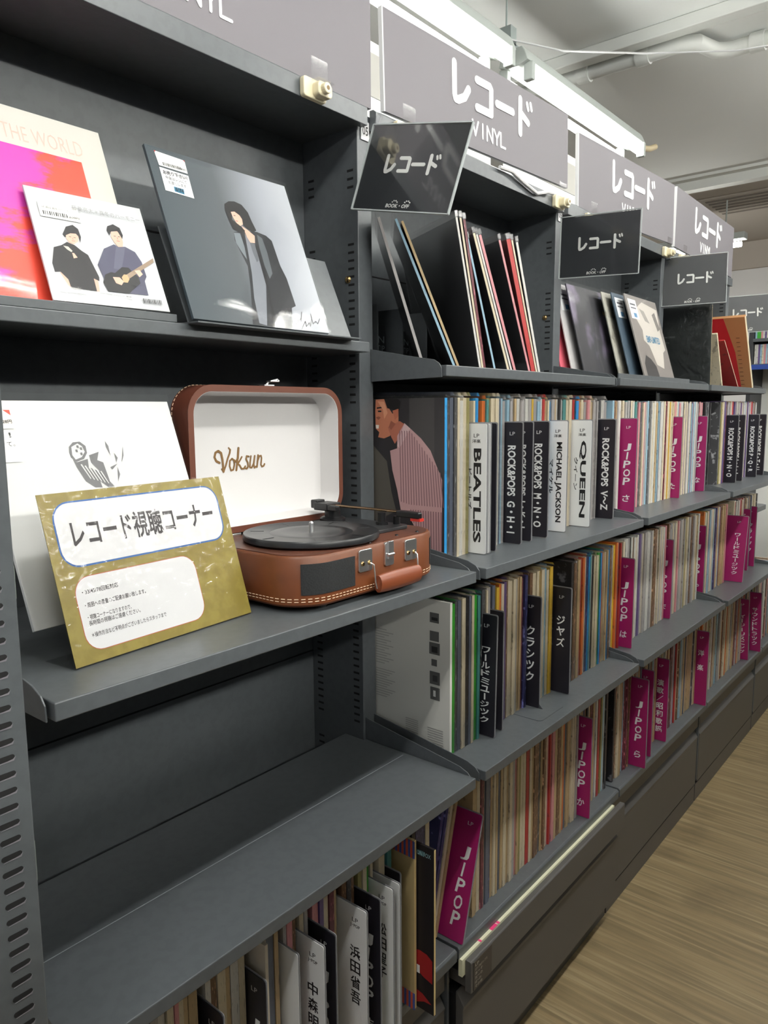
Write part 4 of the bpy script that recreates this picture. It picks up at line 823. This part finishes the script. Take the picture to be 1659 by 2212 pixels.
# middle shelf, second rack: white back cover first
art = [((96, 96, 94), sq(*q)) for q in ((0.835, 0.91, 0.855, 0.92), (0.835, 0.91, 0.735, 0.80), (0.831, 0.918, 0.648, 0.725), (0.849, 0.895, 0.572, 0.616), (0.835, 0.919, 0.45, 0.535), (0.84, 0.919, 0.348, 0.432))]
art += [((40, 40, 40), sq(0.85, 0.90, 0.87, 0.89)), ((40, 40, 40), sq(0.85, 0.90, 0.66, 0.70)), ((60, 60, 60), sq(0.86, 0.90, 0.47, 0.51)), ((230, 230, 228), sq(0.865, 0.885, 0.37, 0.41))]
for k in range(14): art.append(((178, 177, 172), sq(0.36, 0.44+0.1*((k*7) % 5)/5, 0.50+k*0.018, 0.506+k*0.018)))
for k in range(12): art.append(((178, 177, 172), sq(0.36, 0.46+0.1*((k*5) % 4)/4, 0.27+k*0.017, 0.276+k*0.017)))
for k in range(7): art.append(((170, 168, 164), sq(0.63, 0.74+0.05*((k*3) % 3)/3, 0.085+k*0.014, 0.09+k*0.014))); art.append(((150, 148, 146), sq(0.82, 0.95, 0.055+k*0.016, 0.060+k*0.016)))
side_cover('record with a white back cover and tiny photos, first on the middle shelf', 0.927, 0.008, -0.206, S3, 0.345, 0.325, mat('white_back_cover', (214, 213, 206), 0.5), art)
Mi = 'middle shelf'
NM = [(0.9, 'the white back cover'), (1.066, 'the nearest black card'), (1.113, 'the second black card'), (1.287, 'the large katakana card'), (1.421, 'the narrow black card')]
g3 = 'records on the middle shelf of the second rack'
cs = CARDS['S3']
fill(0.936, 1.058, cs, WARM, -0.204, S3, 0.345, 0.325, Mi, g3, names=NM, seq=['green', 'dark grey', 'slate', 'cream', 'black', 'slate', 'cream', 'green', 'teal', 'pale grey', 'olive'], tmin=0.009, tmax=0.014)
fill(1.070, 1.285, cs, WARM, -0.198, S3, 0.345, 0.325, Mi, g3, names=NM, seq=['dark grey', 'cream', 'pale grey', 'slate', 'yellow', 'orange', 'cream', 'purple', 'brown', 'cream', 'cream'])
fill(1.292, 1.420, cs, WARM, -0.200, S3, 0.345, 0.325, Mi, g3, names=NM, seq=['brown', 'cream', 'cream', 'yellow', 'cream', 'pale blue', 'cream', 'yellow', 'teal', 'pale grey'])
fill(1.428, 1.478, cs, WARM, -0.12, S3, 0.33, 0.27, Mi, g3, names=NM, seq=['dark grey', 'slate', 'black'])
fill(1.50, 1.785, cs, WARM, -0.208, S3, 0.34, 0.325, Mi, g3, names=NM, seq=['black', 'black', 'brown', 'pale grey', 'tan', 'red', 'orange', 'cream', 'navy', 'blue', 'teal', 'white', 'black', 'cream', 'cream', 'green'])
# bookends on the middle shelf and the deck
def bookend(lab, x, y, z, h=0.17):
    t = thing('bookend', lab, 'bookend', (x, y, z))
    b = MB(); b.prism(rrect(-0.07, 0.06, -0.05, 0.10, 0.012, 4), 'z', 0.0002, 0.0014); b.build('foot_plate', steel, t)
    b = MB(); b.prism([(-0.02, 0.001), (0.10, 0.001), (0.10, h), (0.0, h), (-0.02, h-0.02)], 'x', 0.0, 0.0012); b.build('upright', steel, t)
# bottom deck, second rack
Db = 'deck above the open drawer'
ND = [(0.9, 'the leaning magenta card'), (1.577, 'the ka card')]
gd = 'records on the bottom deck of the second rack'
cs = CARDS['DB']
fill(1.005, 1.574, cs, OLD, -0.214, DK, 0.35, 0.345, Db, gd, names=ND, seq=['tan', 'tan', 'cream', 'maroon', 'cream', 'slate', 'navy', 'tan', 'cream', 'tan', 'cream', 'slate', 'tan', 'cream', 'tan', 'cream', 'pale grey', 'pink', 'tan', 'olive', 'cream', 'cream', 'red', 'cream', 'tan'], sleeve=False, tmin=0.008, tmax=0.014)
fill(1.582, 1.785, cs, OLD, -0.210, DK, 0.35, 0.345, Db, gd, names=ND, sleeve=False, tmin=0.009, tmax=0.014)
# bottom deck, first rack
Da = 'deck below the empty shelf'
NA = [(-1, 'the slotted end panel'), (0.245, 'the lowest black card'), (0.328, 'the kana ta card'), (0.400, 'the plain white card'), (0.439, 'the lowest lettered white card'), (0.471, 'the kana na card'), (0.548, 'the four kanji white card'), (0.588, 'the kana ma card'), (0.626, 'the second white card'), (0.646, 'the rearmost white card'), (0.672, 'the short black card'), (0.722, 'the black and red sleeve')]
ga = 'records on the bottom deck of the first rack'
cs = CARDS['DA']
fill(0.03, 0.700, cs+[0.342, 0.712, 0.708], OLD+['green', 'teal', 'navy', 'purple'], -0.232, DK, 0.35, 0.345, Da, ga, names=NA, sleeve=False, tmin=0.008, tmax=0.014, seq=[])
# the protruding sleeves beside the leaning magenta card
art = [((176, 156, 112), sq(0.0, 1.0, 0.10, 0.90))]
for k in range(9): art += [((196, 84, 58), sq(0.72+k*0.032, 0.735+k*0.032, 0.9, 1.0)), ((66, 84, 150), sq(0.736+k*0.032, 0.752+k*0.032, 0.9, 1.0)), ((196, 84, 58), sq(0.72+k*0.032, 0.735+k*0.032, 0.0, 0.1)), ((66, 84, 150), sq(0.736+k*0.032, 0.752+k*0.032, 0.0, 0.1))]
side_cover('cream sleeve with striped borders standing forward below the empty shelf', 0.706, 0.006, -0.276, DK, 0.358, 0.34, mat('kraft_cover', (196, 176, 132), 0.5), art, spine=mat('cream_edge', (210, 184, 130), 0.5))
art = [((150, 32, 34), [(0.86, 0.35), (0.90, 0.36), (0.95, 0.355), (0.99, 0.33), (0.99, 0.19), (0.93, 0.205), (0.86, 0.24)]), ((150, 32, 34), [(0.86, 0.11), (0.92, 0.10), (0.985, 0.06), (0.93, 0.055), (0.86, 0.02)]), ((226, 226, 226), sq(0.878, 0.90, 0.215, 0.265)), ((60, 90, 96), sq(0.875, 0.935, 0.935, 0.965))]
side_cover('black sleeve with red shapes standing farthest forward below the empty shelf', 0.716, 0.005, -0.316, DK, 0.350, 0.34, mat('black_cover', (30, 26, 28), 0.4), art, [((150, 190, 196), 'ON FOX', 0.882, 0.978, 0.937, 0.962, 0.0)], spine=mat('cream_edge', (210, 184, 130), 0.5))
side_cover('wide plain cream sleeve between black divider cards at the bottom edge', 0.340, 0.006, -0.262, DK, 0.352, 0.34, mat('pale_cover', (196, 186, 170), 0.5), [])
fill(0.728, 0.845, [], OLD, -0.222, DK, 0.35, 0.345, Da, ga, names=NA, sleeve=False, seq=['pale grey', 'blue', 'white', 'black', 'navy', 'navy', 'navy', 'cream', 'tan', 'cream'], tmin=0.010, tmax=0.014)
for i, (c_, x_) in enumerate((('navy', 0.858), ('navy', 0.870), ('cream', 0.883), ('tan', 0.896))):
    record(c_, x_, 0.010, -0.192, DK+0.0015, 0.345, 0.345, '', ga, tilt=12.5+i, sleeve=False, label='%s spined record leaning against the leaning magenta card, %s of four' % (c_, ORD[i]))
bookend('grey bookend foot showing under the middle shelf records', 1.288, -0.225, S3, 0.02)
# the far racks: everything past the three hundred nearest records
b = MB(); cs = CARDS['S2']; MATL = [SP[c] for c in PAL]
fill(1.825, 2.685, cs, PALE, -0.178, S2, 0.345, 0.325, '', '', stuff=b, tmin=0.006, tmax=0.014)
fill(2.72, 2.80, cs, ['black', 'dark grey'], -0.178, S2, 0.345, 0.325, '', '', stuff=b)
fill(2.96, 3.57, cs, PALE+['yellow', 'purple', 'red'], -0.170, S2, 0.35, 0.325, '', '', stuff=b, seq=['dark grey', 'olive', 'cream', 'cream', 'cream', 'purple', 'navy'])
cs = CARDS['S3']
fill(1.825, 2.685, cs, OLD+PALE, -0.192, S3, 0.345, 0.325, '', '', stuff=b, seq=['pale grey', 'yellow', 'orange', 'slate', 'slate', 'red', 'cream'])
fill(2.73, 3.07, cs, OLD+['pale blue']*6+['red', 'olive'], -0.195, S3, 0.345, 0.325, '', '', stuff=b)
fill(3.17, 3.59, cs, OLD, -0.19, S3, 0.345, 0.325, '', '', stuff=b)
cs = CARDS['DB']
fill(1.825, 2.685, cs, OLD, -0.210, DK, 0.35, 0.345, '', '', stuff=b, seq=['black', 'black', 'brown', 'cream'])
fill(2.72, 3.585, cs, OLD, -0.210, DK, 0.35, 0.345, '', '', stuff=b, seq=['orange', 'cream', 'cream', 'olive'])
fill(3.62, 4.2, [], OLD, -0.21, DK, 0.35, 0.345, '', '', stuff=b)
o = b.build('packed_records', MATL); o['kind'] = 'stuff'
tag(o, 'tightly packed records filling the shelves of the two far racks', 'record')

# leaning records on the top shelf, second rack
def leaner(label, col, xb, y, a, psi, h, th, d=0.30, sleeve=True):
    t = thing('record', label, 'record', (xb, y, T0+0.0012), (0, R(a), R(psi)), 'records leaning on the top shelf')
    c = {'dark grey': (58, 59, 61), 'maroon': (62, 34, 40), 'red': (150, 44, 48)}.get(col, (60, 61, 64))
    b = MB(); b.box(-th/2, th/2, 0.001, d, 0, h); b.build('sleeve', mat('cover_%d_%d_%d' % c, c, 0.4), t, 0.0006)
    b = MB(); b.box(-th/2, th/2, 0, 0.001, 0, h); b.build('spine', SP[col], t)
    if sleeve:
        b = MB(); b.box(-th/2-0.001, -th/2-0.0006, -0.002, d, 0, h+0.014); b.box(-th/2-0.001, th/2+0.001, -0.0022, -0.0018, h+0.001, h+0.014); b.build('plastic_sleeve', sleeve_m, t)
    return t
LE = [('silver edged record leaning at the left end of the top shelf', 'pale grey', 0.962, -0.110, -17, -50, 0.325, 0.006, 0.2), ('pale blue edged record leaning steeply, second on the top shelf', 'pale blue', 0.999, -0.165, -22.2, -50, 0.33, 0.005, 0.2), ('tan edged record leaning against the steep pale blue one, top shelf', 'tan', 1.014, -0.165, -21.8, -48, 0.326, 0.005, 0.2),
      ('dark grey covered record in the tall leaning bundle, top shelf', 'white', 1.102, -0.165, -11, -28, 0.328, 0.005), ('cream edged record in the tall leaning bundle, top shelf', 'cream', 1.112, -0.165, -10.4, -28, 0.328, 0.005), ('maroon edged record in the tall leaning bundle, top shelf', 'maroon', 1.121, -0.165, -9.8, -28, 0.326, 0.006), ('pale blue edged record leaning after the tall bundle, top shelf', 'pale blue', 1.165, -0.165, -14.3, -29, 0.296, 0.005),
      ('cream edged record, first of the middle leaning bundle, top shelf', 'cream', 1.227, -0.165, -17.5, -28, 0.322, 0.006), ('white edged record inside the middle leaning bundle, top shelf', 'white', 1.241, -0.165, -17.7, -28, 0.322, 0.005), ('orange edged record, last of the middle leaning bundle, top shelf', 'pink', 1.258, -0.165, -18, -28, 0.324, 0.007),
      ('pink edged record leaning beside the thick red one, top shelf', 'pink', 1.330, -0.165, -17, -25, 0.322, 0.006), ('thick red box record leaning near the right end, top shelf', 'red', 1.350, -0.165, -14.5, -25, 0.325, 0.012), ('cream edged record leaning beside the thick red box, top shelf', 'cream', 1.367, -0.165, -14.4, -25, 0.325, 0.005), ('white edged record, last leaning one in the second rack', 'white', 1.381, -0.165, -13.5, -25, 0.322, 0.007)]
LE[9] = ('pink and tan edged record, last of the middle leaning bundle, top shelf',) + LE[9][1:]
for q in LE: leaner(*q)
# small cassettes and plates behind the leaning records
for i, (x, w, lab) in enumerate(((0.955, 0.05, 'dark small box at the left end of the top shelf behind the leaning records'), (1.045, 0.06, 'dark small box behind the blue edged record'), (1.145, 0.05, 'dark small box with yellow corner behind the leaning records'))):
    t = thing('small_box', lab, 'box', (x, 0.09, T0+0.0006))
    b = MB(); b.box(-w/2, w/2, 0, 0.06, 0, 0.105+0.008*(i % 2)); b.build('box_body', mat('box_dark', (44, 47, 50), 0.4), t, 0.001)
    b = MB(); b.text('IN', -w*0.1, w*0.42, 0.070, 0.086, -0.0006, off=0.0); b.text('ETIP', -w*0.2, w*0.45, 0.05, 0.064, -0.0006, off=0.0); b.build('lettering', mat('box_print', (150, 160, 164), 0.5), t)
    b = MB(); b.box(w/2+0.012, w/2+0.016, -0.045, 0.06, 0, 0.15); b.build('divider_fin', steel, t)
# face-on sleeves on the top shelf of the third rack
art_p = mat('montage_print', (58, 58, 62), 0.45); noise_mix(art_p, (128, 118, 140), 6, (1, 1, 1), 0.5, 0.62, 3); noise_mix(art_p, (196, 160, 60), 11, (1, 1, 1), 0.66, 0.72, 2); noise_mix(art_p, (60, 96, 150), 9, (1.4, 1, 1), 0.68, 0.74, 2)
pinkm = mat('pink_cover', (206, 96, 112), 0.45); noise_mix(pinkm, (232, 232, 228), 5, (1, 1, 0.6), 0.56, 0.6, 2)
crum = mat('mottled_cover', (170, 168, 158), 0.5); noise_mix(crum, (110, 108, 96), 16, (1, 1, 1), 0.5, 0.62, 4)
stk = [((226, 228, 230), sq(0.06, 0.30, 0.72, 0.95)), ((80, 130, 170), sq(0.15, 0.24, 0.74, 0.79)), ((90, 90, 96), sq(0.10, 0.26, 0.88, 0.90)), ((90, 90, 96), sq(0.10, 0.26, 0.84, 0.855))]
album('record_sleeve', 'pink and white sleeve, leftmost of the overlapping sleeves on the third rack', 'record', 0.31, 0.312, 0.004, (1.99, -0.008, T0+0.004), 14, 0, pinkm, stk, flap=0.012)
album('record_sleeve', 'narrow showing white sleeve with price sticker, second of the overlapping sleeves', 'record', 0.31, 0.312, 0.004, (2.02, -0.030, T0+0.004), 14, 0, mat('pale_photo', (186, 184, 184), 0.45), stk, flap=0.012)
album('record_sleeve', 'dark colourful montage sleeve in the middle of the overlapping sleeves', 'record', 0.31, 0.312, 0.004, (2.055, -0.055, T0+0.004), 14.5, 0, art_p, [], flap=0.012)
album('record_sleeve', 'mottled grey green sleeve right of the montage sleeve, mostly covered', 'record', 0.30, 0.308, 0.004, (2.255, -0.085, T0+0.004), 15, 0, crum, [], flap=0.012)
album('record_sleeve', 'blue grey sleeve with price sticker, just behind the grey front sleeve', 'record', 0.30, 0.308, 0.004, (2.285, -0.110, T0+0.004), 15.5, 0, mat('blue_grey_cover', (70, 86, 100), 0.45), stk, flap=0.012)
grey_art = [((58, 56, 56), [(0.10, 0.0), (0.10, 0.20), (0.2, 0.30), (0.34, 0.26), (0.46, 0.18), (0.5, 0.0)]), ((196, 190, 182), [(0.12, 0.80), (0.30, 0.60), (0.26, 0.48), (0.40, 0.42), (0.5, 0.2), (0.72, 0.16), (0.82, 0.36), (0.92, 0.40), (0.90, 0.62), (0.97, 0.9), (0.5, 0.95)]), ((150, 146, 140), [(0.36, 0.86), (0.5, 0.84), (0.6, 0.7), (0.46, 0.72)]), ((120, 116, 112), [(0.75, 0.82), (0.86, 0.86), (0.92, 0.66), (0.82, 0.62)])]
album('record_sleeve', 'grey cut out style sleeve with blue lettering, frontmost on the third rack', 'record', 0.31, 0.308, 0.005, (2.335, -0.140, T0+0.004), 16.5, 1, mat('grey_cover', (134, 128, 124), 0.45), grey_art+stk, [((92, 140, 170), 'EMP-LIMITED', 0.36, 0.80, 0.46, 0.54, 0.02)], flap=0.014)
b = MB(); b.box(1.86, 2.52, -0.178, -0.174, T0+0.0003, T0+0.016).box(1.86, 2.52, -0.174, -0.150, T0+0.0003, T0+0.0022)
tag(b.build('display_lip', steel, None, 0.0006), 'low grey metal lip in front of the overlapping sleeves', 'display stand')
# last rack, top shelf
art = [((40, 40, 42), sq(0.0, 1.0, 0, 1))]
tx = [((170, 172, 172), 'A', 0.14, 0.18, 0.88, 0.91, 0.0), ((170, 172, 172), 'SIDE ONE', 0.14, 0.34, 0.83, 0.855, 0.0), ((170, 172, 172), 'B', 0.14, 0.18, 0.76, 0.79, 0.0), ((170, 172, 172), 'SIDE TWO', 0.14, 0.34, 0.71, 0.735, 0.0), ((170, 172, 172), 'PRODUCED AND RECORDED', 0.16, 0.52, 0.62, 0.64, 0.0), ((170, 172, 172), 'ALL RIGHTS', 0.18, 0.44, 0.55, 0.57, 0.0)]
t = thing('record_sleeve', 'black record sleeve in shiny plastic facing sideways on the last rack', 'record', (2.885, 0.155, T0+0.0008), (-R(-4), 0, R(-90)))
b = MB(); b.box(0, 0.30, 0, 0.006, 0, 0.325); b.build('sleeve', mat('glossy_black_cover', (84, 88, 86), 0.3), t, 0.0006)
b = MB()
for rgb, s, u0, u1, v0, v1, off in tx: b.text(s, u0*0.3, u1*0.3, v0*0.325, v1*0.325, -0.0006, 'h', 0, off)
b.build('lettering', mat('print_170_172_172', (170, 172, 172), 0.5), t)
b = MB(); n = 14
b.add([(0.304*i/n, -0.003-0.002*math.sin(i*1.3+j*2.1), 0.33*j/n) for j in range(n+1) for i in range(n+1)], [(j*(n+1)+i, j*(n+1)+i+1, (j+1)*(n+1)+i+1, (j+1)*(n+1)+i) for j in range(n) for i in range(n)])
b.build('plastic_sleeve', clear('crinkled_film', 0.10, 0.15, bump=0.3, bscale=26), t, smooth=True)
b = MB(); 
for k in range(40): b.box(0.3, 0.3006, 0.001, 0.005, 0.004+k*0.008, 0.008+k*0.008)
b.build('spine', mat('tan_check', (170, 150, 100), 0.5), t)
def slab(label, col, xb, xt, yf, h, th, d, z=T0):
    a = math.asin(max(-0.9, min(0.9, (xt-xb)/h))); t = thing('record', label, 'record', (xb, yf, z+0.0008), (0, a, 0))
    b = MB(); b.box(-th/2, th/2, 0, d, 0, h); b.build('sleeve', col, t, 0.0006)
    b = MB(); b.box(-th/2+0.0008, th/2-0.0008, -0.0006, 0.0, 0.002, h-0.002); b.build('spine', page, t); return t
slab('cream edged record leaning beside the shiny black sleeve on the last rack', SP['cream'], 3.04, 2.93, -0.15, 0.24, 0.012, 0.29)
slab('red edged record leaning far over on the last rack', SP['red'], 3.27, 3.02, -0.155, 0.315, 0.006, 0.29)
redm = mat('red_box_cover', (186, 40, 46), 0.5)
t = slab('large red and brown record box leaning at the right end of the last rack', mat('kraft_box', (176, 128, 84), 0.5), 3.50, 3.30, -0.16, 0.375, 0.022, 0.29)
b = MB(); b.poly([(-0.0113, 0.30-0.01, 0.0), (-0.0113, 0.045, 0.0), (-0.0113, 0.055, 0.20), (-0.0113, 0.09, 0.374), (-0.0113, 0.29, 0.374)][::-1], 0); b.poly([(-0.0116, 0.29, 0.10), (-0.0116, 0.15, 0.10), (-0.0116, 0.16, 0.34), (-0.0116, 0.29, 0.34)][::-1], 1)
for k in range(12): b.box(-0.0119, -0.0116, 0.165, 0.288, 0.12+k*0.018, 0.1215+k*0.018, 2); 
for k in range(12): b.box(-0.0119, -0.0116, 0.03, 0.045, 0.03+k*0.022, 0.032+k*0.022, 2)
b.build('printed_cover', [redm, mat('orange_brown_print', (166, 84, 50), 0.5), mat('dark_line', (80, 50, 40), 0.5)], t)

# ================================================================ beyond the racks
t = thing('disc_rack', 'distant dark rack of colourful disc cases at the right edge', 'shelving')
b = MB(); b.box(4.9, 5.2, 0.19, 0.215, 0, 2.22); b.build('side_panel', mat('dark_rack', (52, 53, 56), 0.5), t)
for z in (1.90, 2.06, 2.19):
    b = MB(); b.box(4.9, 5.2, -0.7, 0.19, z-0.02, z); b.build('shelf', steel, t)
b = MB(); b.box(4.89, 4.90, -0.7, 0.19, 1.865, 1.895); b.build('blue_edge', mat('blue_edge', (40, 70, 150), 0.5), t)
b = MB(); b.box(5.2, 5.22, -0.7, 0.215, 0, 2.22); b.build('back_panel', wb, t)
b = MB(); ci = 0
for z in (1.90, 2.06):
    y = 0.185
    while y > -0.68: b.box(4.93, 5.06, y-0.0105, y, z+0.0005, z+0.125, random.choice([0, 1, 2, 3, 4, 5, 6, 7])); y -= 0.0112
o = b.build('disc_cases', [SP[c] for c in ('white', 'pale grey', 'pink', 'green', 'pale blue', 'purple', 'cream', 'dark grey')]); o['kind'] = 'stuff'; tag(o, 'rows of thin colourful disc cases in the distant rack', 'disc case')
bookend_lab = None
t = thing('wall_shelf', 'small grey shelf bracket beyond the last rack near the white wall', 'shelf')
b = MB(); b.prism([(3.62, -0.17), (3.86, -0.17), (3.88, -0.15), (3.88, 0.05), (3.62, 0.05)], 'z', S2-0.20, S2-0.175); b.build('shelf_board', steel, t, 0.002)
print('RECORDS', NREC, 'OBJECTS', len(bpy.data.objects))
